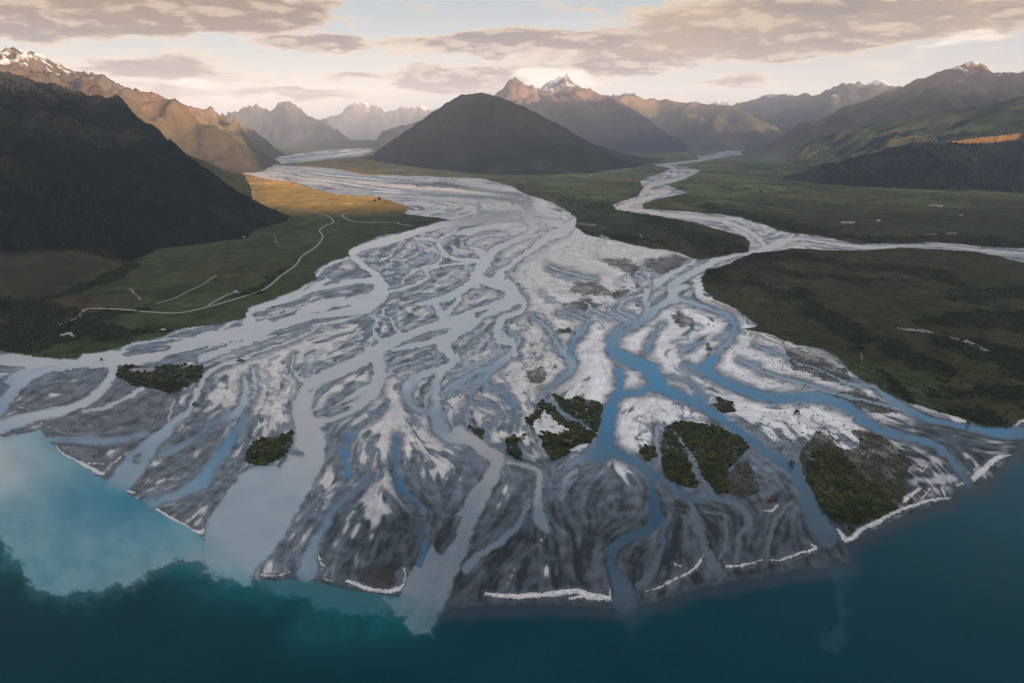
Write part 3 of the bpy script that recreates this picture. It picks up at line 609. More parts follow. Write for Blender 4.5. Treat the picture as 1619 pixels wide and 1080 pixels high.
FRONT = [(-330,640),(-60,690),(20,690),(66,680),(88,710),(155,753),(198,777),(240,803),(316,846),(330,870),(370,905),(410,918),(470,918),(505,920),(545,935),(600,940),(660,950),(700,962),(760,958),(860,955),(960,962),(1000,962),(1060,945),(1120,925),(1190,915),(1240,905),(1290,900),(1345,888),(1337,860),(1380,840),(1440,812),(1500,790),(1512,774),(1560,765),(1597,723),(1619,692),(1700,700)]
BARS = [
 ('N',[(880,478),(960,505),(1045,540),(1010,560),(930,552),(900,520)]),('N',[(915,415),(985,430),(950,452)]),('N',[(1042,400),(1062,392),(1055,455),(1035,455)]),
 ('N',[(360,872),(480,812),(665,768),(640,802),(500,850)]),('N',[(110,272),(250,245),(200,282),(130,288)]),('N',[(140,306),(215,290),(200,312)]),('N',[(280,515),(312,513),(300,528)]),
 ('N',[(205,325),(235,315),(225,340)]),('N',[(630,790),(660,780),(655,800)]),('N',[(850,670),(940,640),(900,680),(860,700)]),
 ('N',[(780,245),(850,215),(900,205),(860,240)]),('N',[(1100,40),(1170,55),(1130,75),(1080,65)]),
 ('R4',[(335,672),(480,598),(605,690),(560,700),(400,712)]),('R4',[(330,762),(540,722),(605,732),(595,762),(480,785),(360,800)]),('R4',[(100,965),(300,903),(575,878),(400,912),(200,955)]),
 ('R4',[(0,1015),(110,1018),(60,1045),(0,1062)]),('R4',[(30,880),(110,835),(90,870),(50,895)]),('R4',[(75,905),(240,850),(200,885),(100,920)]),
 ('A',[(568,652),(700,560),(940,408),(1022,440),(980,522),(860,602),(740,690),(610,737)]),('A',[(640,772),(720,722),(852,698),(800,742),(690,782)]),('A',[(535,590),(605,545),(560,585)]),
 ('A',[(1228,222),(1473,108),(1473,185),(1300,218)]),('A',[(0,245),(285,196),(180,250),(0,322)]),('A',[(200,158),(330,92),(620,30),(560,72),(400,132)]),
 ('A',[(620,870),(700,850),(650,900)]),('A',[(400,1000),(500,1080),(400,1080)]),
 ('B',[(45,222),(230,130),(425,98),(330,165),(180,205)]),('B',[(455,220),(485,240),(490,300),(465,290)]),('B',[(400,350),(460,335),(430,372),(380,380)]),('B',[(275,655),(330,655),(300,705)]),
 ('C',[(740,30),(800,-5),(855,20),(845,60),(730,132),(722,92)]),('C',[(505,282),(605,248),(565,300),(520,312)]),('C',[(478,412),(570,338),(640,350),(680,430),(695,525),(600,505),(520,455)]),
 ('C',[(425,530),(465,532),(525,600),(480,605),(430,560)]),
 ('F',[(195,455),(290,430),(350,440),(300,560),(240,635),(200,560)]),
 ('R7',[(690,104),(850,62),(985,55),(950,88),(720,122)]),('R7',[(935,155),(1100,105),(1128,120),(1100,152),(1000,168)]),('R7',[(760,690),(800,670),(790,720),(765,730)]),
 ('R7',[(-200,240),(20,270),(55,290),(20,345),(-200,380)]),('R7',[(-300,150),(0,165),(160,185),(60,215),(-300,220)]),
 ('G',[(700,800),(760,870),(720,900),(690,860)]),
 ('K',[(380,480),(450,470),(560,520),(520,540),(420,535)]),
]
SCRUB = """
R6 120,640,50 300,650,30 500,690,24 800,712,22 1100,718,22
R6 170,690,40 350,770,50 480,790,60 560,860,50 650,910,70 760,970,60 900,1040,60 1050,1110,80 1200,1190,90
R6 150,590,80 300,590,70 500,590,50 700,640,40 900,650,50 1200,690,60 1300,790,60
R6 0,345,50 200,388,44 400,435,44 600,475,36 800,505,30 1100,503,30 1588,522,36 1800,530,40
R5 560,358,12 700,390,50 850,450,70 950,500,80 1100,555,90 1180,540,50
R6 1250,780,90 1400,790,60 1588,760,60
R6 1050,930,60 1300,900,70 1588,930,120 1800,950,140
R6 1150,1020,70 1400,1070,110 1588,1150,150 1800,1170,150
R5 250,296,10 400,330,40 600,352,30
R5 430,480,30 600,500,30 800,520,40
R5 1000,650,60 1080,700,60
R3 0,890,120 150,870,140 350,840,110 500,860,80 650,865,44 800,850,20
R3 0,720,170 150,745,130 300,770,60 370,760,30
R3 200,700,30 400,640,34 550,580,50 650,530,40
R3 1100,690,16 1200,660,26 1300,600,16 1400,530,12 1420,500,10
R3 380,800,60 560,770,30 690,750,20
R6 160,145,16 350,152,18 600,160,16
R6 0,235,7 180,265,7 430,268,7
R6 380,205,8 520,245,9 640,265,8
R6 680,165,30 800,170,30 900,140,30
R6 930,225,20 1100,220,26 1320,235,26
K 800,350,30 900,460,50 1000,520,40 1150,530,60 1300,560,50
K 1000,440,40 1200,440,40 1401,430,50
K 480,80,60 600,160,50 700,230,40
"""
def lake_colour(inner, fine):
    U, V, Wc = UU, VV, WW
    wob = fbm(U / 45, V / 40, 6, 201, .62) ; wob2 = fbm(U / 45 + 9, V / 40, 6, 211, .62)
    u2 = U + wob * 44; v2 = V + wob2 * 34
    def inside(poly, soft, wu=u2, wv=v2):
        d = raster_poly(poly); d = bilin(d, wu, wv)
        return sst(soft, -soft, d)
    deep = np.zeros(U.shape + (3,), np.float32) + np.array((.0004, .033, .046), np.float32)
    deep = mixc(deep, (.0006, .028, .034), sst(900, 300, U) * .7)
    deep = mixc(deep, (.0006, .050, .072), sst(1150, 1700, U) * sst(1000, 800, V))
    # teal fringe beyond the milky plume
    def blob(pts, r, a):
        m = np.zeros_like(U)
        for (x, y, rx, ry) in pts:
            m = np.maximum(m, np.exp(-(((u2 - x) / rx) ** 2 + ((v2 - y) / ry) ** 2)))
        return np.clip(m * a, 0, 1)
    c = mixc(deep, (.003, .105, .12), blob([(300,905,60,22),(360,930,70,30),(520,985,70,45),(20,880,70,30),(600,990,60,30),(120,925,60,30),(430,935,60,30)], 1, .8) * (0.55 + .45 * sst(-.2, .3, wob2)))
    slate = (.030, .043, .056)
    # shallow shelf off the front
    sh = np.zeros_like(U)
    for i in range(3):
        pass
    shelf = np.where(inner > 0, np.clip(1 - inner / 24, 0, 1), 1) * sst(360, 460, U)
    shelf = bilin(shelf.astype(np.float32), U, V - 6 - 8 * wob)
    c = mixc(c, slate, sst(.05, .95, shelf) * .85)
    P1 = [(-400,520),(-400,900),(-100,880),(0,850),(18,880),(45,905),(48,932),(80,940),(115,946),(150,936),(190,925),(240,905),(285,888),(312,892),(342,905),(375,922),(430,915),(470,900),(520,800),(480,640),(100,540)]
    m1 = inside(P1, 6) * (.92 + .08 * sst(-.3, .2, wob)); m1 = np.maximum(m1, inside(P1, 24, u2 + 14 * wob2, v2) * .45)
    tur = mixc(np.zeros_like(c) + np.array((.085, .235, .285), np.float32), (.18, .29, .32), sst(-.6, .7, wob) * .7)
    tur = mixc(tur, (.035, .175, .255), np.exp(-(((U - 190) / 120) ** 2 + ((V - 790) / 40) ** 2)))
    tur = mixc(tur, (.42, .44, .44), np.exp(-(((U + 10) / 75) ** 2 + ((V - 735) / 60) ** 2)) * .75)
    milk = np.exp(-(((U - 330) / 170) ** 2 + ((V - 885 + (U - 330) * .30) / 30) ** 2))
    tur = mixc(tur, (.19, .255, .285), milk * .8)
    c = mixc(c, tur, m1)
    P2 = [(640,880),(630,925),(618,958),(632,978),(645,980),(652,992),(664,1003),(674,1002),(684,984),(695,978),(697,955),(715,920),(740,840),(650,840)]
    P3 = [(395,900),(420,935),(470,950),(520,962),(570,975),(630,975),(640,930),(500,900)]
    c = mixc(c, (.035, .135, .165), inside(P3, 7) * .75)
    c = mixc(c, (.115, .195, .22), np.maximum(inside(P2, 4.0) * (.65 + .25 * sst(-.3, .3, wob2)), inside(P2, 16) * .5))
    P4 = [(1300,880),(1325,930),(1318,990),(1300,1000),(1310,1030),(1335,990),(1345,930),(1360,890)]
    c = mixc(c, (.02, .065, .085), inside(P4, 7) * .45)
    P5 = [(980,940),(985,985),(1000,1010),(1020,990),(1040,945)]
    c = mixc(c, (.02, .06, .075), inside(P5, 7) * .4)
    return c

def compose(M):
    U, V, Wc = UU, VV, WW
    D, K, bars, fine, ctrl = M['D'], M['K'], M['bars'], M['fine'], M['ctrl']
    wu2 = U + M['wu'] * .9; wv2 = V + M['wv'] * .9
    far = sst(420, 250, V)
    bar = np.full_like(U, 99.)
    for view, pts in BARS:
        bar = np.minimum(bar, raster_poly(conv(view, pts)))
    bar = bilin(bar, wu2, wv2)
    D = np.maximum(D, -bar)
    BD, _ = raster_paths(paths(BEACHES), 8)
    BD = bilin(BD, U + M['wu'] * .5, V + M['wv'] * .5)
    # --- shingle
    blot = fbm((U + 30 * fbm(U / 70, Wc / 70, 2, 515)) / 34, Wc / 34, 5, 511, .58)
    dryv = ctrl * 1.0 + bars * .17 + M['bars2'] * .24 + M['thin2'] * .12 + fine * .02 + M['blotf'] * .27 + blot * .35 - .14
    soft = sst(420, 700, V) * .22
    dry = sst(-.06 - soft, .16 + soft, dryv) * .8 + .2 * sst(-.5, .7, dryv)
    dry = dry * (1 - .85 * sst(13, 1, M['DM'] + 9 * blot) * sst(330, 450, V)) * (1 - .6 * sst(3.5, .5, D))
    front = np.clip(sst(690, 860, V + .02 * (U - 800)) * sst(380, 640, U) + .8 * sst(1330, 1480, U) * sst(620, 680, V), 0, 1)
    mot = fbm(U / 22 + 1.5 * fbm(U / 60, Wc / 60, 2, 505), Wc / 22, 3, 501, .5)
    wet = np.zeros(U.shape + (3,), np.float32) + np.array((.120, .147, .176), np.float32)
    wet = mixc(wet, (.042, .052, .063), front)  # darker front: wet gravel, with falloff of light painted in as well
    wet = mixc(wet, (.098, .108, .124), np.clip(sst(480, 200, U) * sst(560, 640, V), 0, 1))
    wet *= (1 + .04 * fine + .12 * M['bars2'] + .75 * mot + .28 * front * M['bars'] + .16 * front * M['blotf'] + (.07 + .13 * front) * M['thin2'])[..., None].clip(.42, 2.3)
    pale = np.zeros_like(wet) + np.array((.50, .475, .455), np.float32)
    pale = mixc(pale, (.61, .595, .59), sst(840, 960, U) * sst(400, 500, V))
    pale = mixc(pale, (.34, .32, .31), far * .6)
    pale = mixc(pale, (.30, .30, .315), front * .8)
    pale *= (1 + .05 * fine + .06 * M['bars'] + .25 * mot)[..., None]
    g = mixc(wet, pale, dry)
    # pale strings of washed sand and thin threads of water
    thr = sst(.055, .0, np.abs(M['thin'])) * sst(.7, .2, ctrl) * sst(1.2, 0, bars)
    g = mixc(g, mixc(np.zeros_like(g) + np.array((.36, .38, .43), np.float32), (.075, .11, .14), front), thr * (.6 - .5 * front))
    thr2 = sst(.05, .0, np.abs(M['bars2'] - .35 + .1 * fine)) * sst(-.2, .3, ctrl)
    g = mixc(g, (.13, .145, .18), thr2 * .65)
    g = mixc(g, pale * .9, sst(.05, 0, np.abs(M['bars2'] + .6)) * .4 * (1 - dry) * (1 - .85 * front))
    # muddy flat stained brown
    stain = sst(.25, .6, fbm(U / 40, Wc / 30, 3, 97)) * sst(700, 760, V)
    g = mixc(g, (.050, .053, .050), stain * .35)
    # fine interlacing threads
    t2 = np.abs(M['thin2'] + .35 * M['thin'])
    mid = sst(300, 380, V) * sst(740, 640, V)
    g = mixc(g, mixc(np.zeros_like(g) + np.array((.37, .39, .43), np.float32), (.12, .16, .20), sst(.1, .6, ctrl)), sst(.085, .01, t2) * sst(-.6, .3, blot - bars * .2) * (.15 + .75 * mid) * (1 - .9 * front) * .5)
    g = mixc(g, wet * .75, sst(.05, .0, np.abs(M['thin2'] - .9)) * .5)
    wetness = 1 - dry
    # --- beaches
    bn = fbm(U / 9, Wc / 9, 4, 611, .65)
    bm = sst(1.0, -.9, BD + .8 + .35 * fine + 3.2 * bn) * (.75 + .25 * sst(-.2, .2, bn))
    g = mixc(g, (.56, .55, .545), bm); wetness = wetness * (1 - bm)
    g = mixc(g, (.06, .065, .075), sst(5, 1, BD) * (1 - bm) * .45)
    g = mixc(g, (.20, .20, .21), sst(.5, .0, np.abs(BD - 3.2 + 1.5 * bn)) * .6)
    # --- river water colour
    K2 = np.clip(K + .015 * fine + .10 * fbm(U / 40, Wc / 40, 3, 131), 0, 1)
    stops = [(0, (.37, .372, .372)), (.15, (.33, .36, .39)), (.3, (.215, .275, .325)), (.5, (.105, .190, .270)), (.75, (.035, .148, .262)), (1.0, (.008, .162, .325))]
    rw = np.zeros_like(g)
    for ch in range(3):
        rw[..., ch] = np.interp(K2, [s[0] for s in stops], [s[1][ch] for s in stops])
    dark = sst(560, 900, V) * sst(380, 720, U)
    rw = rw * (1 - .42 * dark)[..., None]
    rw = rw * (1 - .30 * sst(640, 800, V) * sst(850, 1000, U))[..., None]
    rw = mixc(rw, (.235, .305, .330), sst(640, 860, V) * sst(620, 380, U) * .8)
    rw = mixc(rw, (.33, .325, .32), sst(430, 330, V) * .8)
    lk = lake_colour(M['inner'], fine)
    inner = M['inner']
    onlake = (inner > 0) & (V > np.interp(us, [-330, -60, 0, 66, 200, 400, 1300, 1500, 1598, 1660, 1950], [548, 552, 600, 640, 680, 800, 760, 740, 686, 662, 640])[None, :])
    mouth = sst(-26, 4, inner) * sst(560, 640, V) 
    # shallow margin blends with the bed
    blue = sst(.35, .6, K) * sst(570, 620, V) * sst(960, 880, U)
    depth = np.where(blue > .01, sst(2.0, -4.5 - 6 * blue, D + 5 * blue * blot), sst(1.0, -4.5, D))
    bed = wet * .9
    shallow = sst(560, 700, V)
    rwm = mixc(bed, np.zeros(3), np.zeros_like(U)) 
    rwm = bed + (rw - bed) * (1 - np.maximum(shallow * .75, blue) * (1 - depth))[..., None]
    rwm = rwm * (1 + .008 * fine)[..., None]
    FD, _ = raster_paths([np.array([[a_[0], a_[1], 0, 0], [b_[0], b_[1], 0, 0]]) for a_, b_ in zip(FRONT[:-1], FRONT[1:])], 60)
    FD = np.minimum(bilin(FD, U + M['wu'] * .8, V + M['wv'] * .8), 60)
    sgn = np.where(inner > 0, -FD, FD)
    wob = fbm(U / 30, V / 24, 5, 641, .6)
    aw = sst(-26, 34, sgn + 22 * wob) * np.where(inner > 0, sst(9, -9, D + 10 * wob), 1)
    aw = np.where(V > 560, aw, 1)
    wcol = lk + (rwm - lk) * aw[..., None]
    # bars sink gradually under the lake
    sink = sst(13, 0, sgn + 7 * wob) * (V > 640) * (U > 330)
    g = mixc(g, mixc(np.zeros_like(g) + np.array((.030, .043, .056), np.float32), (.05, .075, .09), sst(-.2, .3, wob)), sink * .8 * (1 - bm))
    # --- plants and grass
    vg = np.zeros_like(g)
    n1 = fbm(GX / 900, GY / 1400, 4, 301); n2 = fbm(GX / 190, GY / 260, 4, 311); n3 = fbm(GX / 45, GY / 60, 3, 321)
    olive = np.array((.032, .036, .019), np.float32); brown = np.array((.042, .034, .022), np.float32); darkg = np.array((.012, .016, .009), np.float32); grassg = np.array((.034, .044, .022), np.float32)
    vg = vg + olive
    vg = mixc(vg, brown, sst(.0, .4, n1 + .5 * n2) * .7)
    vg = mixc(vg, grassg, sst(.1, .4, -n1 + .4 * n2) * .7)
    left = sst(700, 600, U)
    vg = mixc(vg, mixc(np.zeros_like(vg) + np.array((.040, .052, .026), np.float32), (.046, .038, .022), sst(.15, .5, n1 + .3 * n2)), left * .9)
    # dry tussock flat
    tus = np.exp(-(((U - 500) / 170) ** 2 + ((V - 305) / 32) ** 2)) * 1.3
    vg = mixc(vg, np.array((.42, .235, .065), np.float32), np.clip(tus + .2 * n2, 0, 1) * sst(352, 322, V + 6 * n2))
    # far paddocks
    ang = .5
    px = GX * math.cos(ang) + GY * math.sin(ang); py = -GX * math.sin(ang) + GY * math.cos(ang)
    cx = np.floor(px / 430 + .2 * np.sin(py / 900)); cy = np.floor(py / 700 + .3 * np.sin(px / 1300))
    h = (_hash(cx.astype(np.int64), cy.astype(np.int64), 5) & np.uint32(255)).astype(np.float32) / 255
    pad = sst(345, 300, V) * sst(800, 900, U)
    pc = mixc(np.zeros_like(vg) + np.array((.050, .060, .028), np.float32), (.125, .095, .045), sst(.4, .9, h))
    pc = mixc(pc, (.085, .105, .045), (h > .72) * 1.0)
    ed = np.minimum(np.abs((px / 430 + .2 * np.sin(py / 900)) % 1 - .0), np.abs((py / 700 + .3 * np.sin(px / 1300)) % 1)) 
    pc = mixc(pc, darkg, (ed < .05) * .7 * sst(238, 262, V))
    vg = mixc(vg, pc, pad * .85)
    vg = mixc(vg, (.11, .12, .06), sst(300, 262, V) * sst(560, 640, U) * sst(1010, 960, U) * .7)
    SD, _ = raster_paths(paths(SCRUB), 10)
    SD = bilin(SD, U + M['wu'] * 1.6, V + M['wv'] * 1.6)
    scr = sst(6, -6, SD + 9 * n3 + 5 * n2)
    vg = mixc(vg, darkg, scr * np.where(U < 450, .85, .6))
    vg = vg * (1 + .45 * n3 + .35 * n2)[..., None].clip(.35, 1.9) * np.where(tus > .3, 1.15, 1.15)[..., None]
    tree_d = np.where(SD < 0, 1, 0) * 1.0
    land = (M['bank'] > 0) & ~((M['inner'] > 0) & (V > np.interp(us, [-330, -60, 0, 66, 200, 400, 1300, 1500, 1598, 1660, 1950], [548, 552, 600, 640, 680, 800, 760, 740, 686, 662, 640])[None, :]))
    # islands
    im = np.zeros_like(U); tmask = np.zeros_like(U)
    for view, kind, pts in ISLANDS:
        d = raster_poly(conv(view, pts))
        d = bilin(d, U + M['wu'] * .8, V + M['wv'] * .8)
        patch = d + (3.5 if kind == 'b' else 1.0) * 2.2 * fbm(GX / 22, GY / 28, 4, 401, .6) + (2.0 if kind == 'b' else 0)
        m = sst(1.2, -1.2, patch)
        col = {'t': (.020, .024, .013), 'b': (.036, .032, .021), 'g': (.034, .036, .020)}[kind]
        g = mixc(g, np.array(col) , m * (.9 if kind != 'b' else .8) * (.75 + .25 * sst(-.3, .1, n3))); im = np.maximum(im, m)
        if kind == 't': tmask = np.maximum(tmask, (d + 2.2 * fbm(GX / 22, GY / 28, 3, 405) < -.6) * (fbm(GX / 34, GY / 40, 3, 406) > -.30))
    # two washed-out gravel patches inside the wooded islands
    for view, pts in (('P', [(215,840),(290,750),(330,790),(370,830),(440,860),(370,895),(300,870),(270,905),(240,880)]), ('R7', [(725,198),(780,185),(830,190),(890,186),(870,200),(800,210)]),
                      ('K',[(940,480),(1050,515),(1140,540),(1180,580),(1220,582),(1100,555),(1040,520)]), ('P',[(430,985),(470,950),(540,945),(500,985)])):
        d = bilin(raster_poly(conv(view, pts)), U + M['wu'] * .8, V + M['wv'] * .8)
        m = sst(1.2, -1.2, d); g = mixc(g, (.55, .54, .54) if view != 'R7' else (.24, .25, .28), m * .95); tmask *= (d > 0); im *= (1 - m)
    # white gravel cutting into the right bank
    rb = sst(6, -8, M['bank']) * 0
    land_m = sst(-.7, .7, M['bank'])
    W = (D < 0) & (~land) 
    ground = g + (vg - g) * land_m[..., None]
    for view, pts in (('K',[(190,165),(320,190),(430,235),(540,250),(620,300),(560,290),(480,280),(400,260),(300,215),(200,190)]),('R5',[(1050,810),(1150,850),(1260,940),(1220,930),(1150,880),(1060,850)]),
                      ('K',[(860,158),(1000,172),(1015,185),(960,176),(870,168)]),('K',[(1065,195),(1160,212),(1255,262),(1210,250),(1150,222)]),('R6',[(665,416),(740,414),(738,424),(668,428)]),('R6',[(845,412),(868,412),(866,419),(848,419)]),
                      ('R6',[(1180,474),(1258,471),(1258,477),(1185,480)]),('R6',[(1090,478),(1160,476),(1160,480)]),('K',[(695,265),(705,270),(712,300),(706,300)]),('R5',[(350,422),(455,430),(440,438),(360,430)]),
                      ('R5',[(455,470),(530,500),(500,505),(470,488)]),('R5',[(670,475),(690,490),(684,500),(672,490)]),('R3',[(610,652),(618,650),(675,705),(668,710)]),('R3',[(1298,395),(1304,395),(1320,445),(1313,452),(1306,425)]),
                      ('R4',[(690,150),(780,150),(760,158),(700,158)])):
        d = bilin(raster_poly(conv(view, pts)), U + M['wu'] * .5, V + M['wv'] * .25)
        ground = mixc(ground, (.26, .255, .25), sst(.9, -.9, d + 1.6 * M['fine'] * .4) * sst(-1.2, .4, M['fine'] + .4))
    # bare lit stubble on the far tussock
    isw = W | onlake
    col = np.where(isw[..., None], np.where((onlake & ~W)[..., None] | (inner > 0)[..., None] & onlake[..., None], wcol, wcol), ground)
    # height of the ground (m) and of nothing under water
    z = np.where(land, 1.6 + 1.2 * n2 + .5 * n3, .5 + .35 * bars + .1 * fine)
    z = np.where(isw, np.clip(-.4 + D * .05, -2.5, -.2), np.maximum(z, .12))
    z = np.where((BD < 0) & ~isw, .9, z)
    tmask = np.maximum(tmask * (~isw), 0)
    scrmask = ((SD + 9 * n3 + 5 * n2 < 0) & land).astype(np.float32)
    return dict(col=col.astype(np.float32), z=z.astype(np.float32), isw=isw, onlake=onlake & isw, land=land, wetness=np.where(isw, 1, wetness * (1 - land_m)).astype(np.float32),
                tmask=tmask, scr=scrmask, ground=ground, im=im, dry=dry * (1 - land_m) * (1 - im), ctrl=ctrl, BD=BD)

# ------------------------------------------------------------------ helpers
def link(o): scene.collection.objects.link(o); return o
def set_(o, **k):
    for a_, b_ in k.items(): o[a_] = b_
    return o
def mesh_np(name, verts, faces, mat=None, col=None, smooth_=True):
    """verts (n,3), faces (m,3|4) numpy -> object"""
    me = bpy.data.meshes.new(name)
    verts = np.ascontiguousarray(verts, np.float32); faces = np.ascontiguousarray(faces, np.int32)
    k = faces.shape[1]
    me.vertices.add(len(verts)); me.vertices.foreach_set('co', verts.ravel())
    me.loops.add(faces.size); me.loops.foreach_set('vertex_index', faces.ravel())
    me.polygons.add(len(faces)); me.polygons.foreach_set('loop_start', np.arange(0, faces.size, k, dtype=np.int32))
    me.polygons.foreach_set('loop_total', np.full(len(faces), k, np.int32))
    me.polygons.foreach_set('use_smooth', np.full(len(faces), smooth_, bool))
    me.update(calc_edges=True)
    if col is not None:
        at = me.color_attributes.new('ground_colour', 'FLOAT_COLOR', 'POINT')
        c = np.ones((len(verts), 4), np.float32); c[:, :col.shape[1]] = col
        at.data.foreach_set('color', c.ravel())
    if mat: me.materials.append(mat)
    return link(bpy.data.objects.new(name, me))
def sub_grid(mask_faces, nu, nv):
    j, i = np.nonzero(mask_faces)
    a_ = j * nu + i
    F = np.stack([a_, a_ + nu, a_ + nu + 1, a_ + 1], 1)
    used = np.zeros(nu * nv, bool); used[F.ravel()] = True
    idx = np.cumsum(used) - 1
    return idx[F], used
def material(name, rough=.9, spec=.3, attr=True, colour=None, var=((.02, .25),), bump=None, wet=False, ripple=None):
    m = bpy.data.materials.new(name); m.use_nodes = True; t = m.node_tree; N = Nodes(t)
    b = t.nodes['Principled BSDF']; geo = N.n('ShaderNodeNewGeometry'); pos = geo.outputs['Position']
    if attr:
        A = N.n('ShaderNodeAttribute', attribute_name='ground_colour'); c = A.outputs['Color']
    else:
        rgb = N.n('ShaderNodeRGB'); rgb.outputs[0].default_value = tuple(colour) + (1,); c = rgb.outputs[0]
    for sc, am in var:
        f = N.rng(N.noise(pos, sc, 4, .6), .25, .75, 1 - am, 1 + am, smooth=False)
        c = N.mix(1.0, c, N.xyz(f, f, f), 'MULTIPLY')
    t.links.new(c, b.inputs['Base Color'])
    if wet:
        N.put(b.inputs['Roughness'], N.m('MULTIPLY_ADD', A.outputs['Alpha'], -.35, rough))
    else: b.inputs['Roughness'].default_value = rough
    b.inputs['Specular IOR Level'].default_value = spec
    if bump:
        sc, dist, st_ = bump
        bn = N.n('ShaderNodeBump'); bn.inputs['Distance'].default_value = dist; bn.inputs['Strength'].default_value = st_
        t.links.new(N.noise(pos, sc, 6, .65), bn.inputs['Height']); t.links.new(bn.outputs[0], b.inputs['Normal'])
    if ripple:
        sc, dist = ripple
        bn = N.n('ShaderNodeBump'); bn.inputs['Distance'].default_value = dist; bn.inputs['Strength'].default_value = 1.0
        t.links.new(N.noise(pos, sc, 3, .6), bn.inputs['Height']); t.links.new(bn.outputs[0], b.inputs['Normal'])
    return m

# ------------------------------------------------------------------ valley floor, river, lake
MP = build_maps(); CP_ = compose(MP)
GZ = CP_['z'].copy(); isw = CP_['isw']; land = CP_['land']
far_z = sst(20000, 60000, GY) * 0
pts = np.stack([GX, GY, GZ], -1).reshape(-1, 3)
colr = np.concatenate([CP_['col'], CP_['wetness'][..., None]], -1).reshape(-1, 4)
bedc = np.concatenate([np.where(isw[..., None], CP_['col'] * .6, CP_['col']), CP_['wetness'][..., None]], -1).reshape(-1, 4)
def q(mask, mode='any'):
    s = [mask[:-1, :-1], mask[1:, :-1], mask[:-1, 1:], mask[1:, 1:]]
    return (s[0] | s[1] | s[2] | s[3]) if mode == 'any' else (s[0] & s[1] & s[2] & s[3])
mat_grass = material('valley_grass', .95, .0, var=((.012, .30), (.06, .30), (.004, .2)), bump=(.08, 2.5, .8))
mat_gravel = material('river_gravel', .92, .1, var=((.03, .12), (.2, .12)), bump=(.15, .35, .6), wet=True)
mat_river = material('silty_river_water', .16, .2, var=((.01, .05),), ripple=(.12, .05))
mat_lake = material('lake_water', .12, .07, var=((.004, .10), (.02, .06)), ripple=(.06, .25))
wq = q(isw, 'all'); landq = q(land, 'any')
gq = ~landq & ~q(CP_['onlake'] & isw, 'all')
F, used = sub_grid(landq, NU, NV)
set_(mesh_np('grassland', pts[used], F, mat_grass, colr[used]), kind='structure', label='dark grassy valley floor on both sides of the braided river')
F, used = sub_grid(gq & ~wq, NU, NV)
set_(mesh_np('gravel_riverbed', pts[used], F, mat_gravel, colr[used]), kind='structure', label='pale and grey gravel bars of the river delta')
# water sheets lie flat at the level of the lake, over the hollows of the bed
wpts = pts.copy(); wpts[:, 2] = 0.0
edge_any = q(isw, 'any')
lakeq = edge_any & q(CP_['onlake'], 'any')
rivq = edge_any & ~lakeq
# colours just past the shoreline continue the water's own
wc = colr
F, used = sub_grid(rivq, NU, NV)
set_(mesh_np('river', wpts[used], F, mat_river, wc[used]), kind='structure', label='milky grey and blue braided river channels')
F, used = sub_grid(lakeq, NU, NV)
set_(mesh_np('lake', wpts[used], F, mat_lake, wc[used]), kind='structure', label='deep teal lake with pale turquoise silt plume')
# the lake goes on behind the viewer, the plain beyond the survey
def sheet(name, x0, x1, y0, y1, z, mat, c, label):
    v = np.array([(x0, y0, z), (x1, y0, z), (x1, y1, z), (x0, y1, z)], float)
    set_(mesh_np(name, v, np.array([[0, 1, 2, 3]]), mat, np.tile(np.array([c]), (4, 1))), kind='structure', label=label)
sheet('lake', -30000, 30000, -30000, 300, -.25, mat_lake, (.0004, .033, .046), 'dark open lake nearer than the delta')
sheet('lake', -30000, 30000, 300.01, 1500, -1.2, mat_lake, (.0004, .033, .046), 'dark lake beyond the edges of the view')
sheet('grassland', -39000, 39000, 1500, 45500, -3.5, mat_grass, (.03, .032, .02), 'valley floor beyond the edges of the view')

# ------------------------------------------------------------------ mountains
mat_rock = material('mountain_ground', .95, .0, var=((.004, .22), (.02, .25)), bump=(.010, 30.0, 1.0))
def seg_dist(X, Y, A, B):
    dx, dy = B[0] - A[0], B[1] - A[1]
    t = np.clip(((X - A[0]) * dx + (Y - A[1]) * dy) / (dx * dx + dy * dy + 1e-9), 0, 1)
    return np.hypot(X - A[0] - t * dx, Y - A[1] - t * dy), t
def poly_sdf(X, Y, P):
    ins = np.zeros(X.shape, bool); D = np.full(X.shape, 1e9)
    for a_, b_ in zip(P, P[1:] + P[:1]):
        c = (a_[1] <= Y) != (b_[1] <= Y)
        with np.errstate(divide='ignore', invalid='ignore'):
            xx = a_[0] + (Y - a_[1]) / (b_[1] - a_[1]) * (b_[0] - a_[0])
        ins ^= c & (X < xx)
        D = np.minimum(D, seg_dist(X, Y, a_, b_)[0])
    return np.where(ins, D, -D)
CLEAR = [(-60, 395), (20, 402), (60, 395), (130, 400), (190, 412), (205, 430), (190, 445), (130, 458), (60, 472), (-60, 480)]
def clearing(X, Y, Z, n):
    u_, v_ = to_sheet(X, Y, Z); return sst(-6, 6, poly_sdf(u_, v_, CLEAR) + 18 * n)
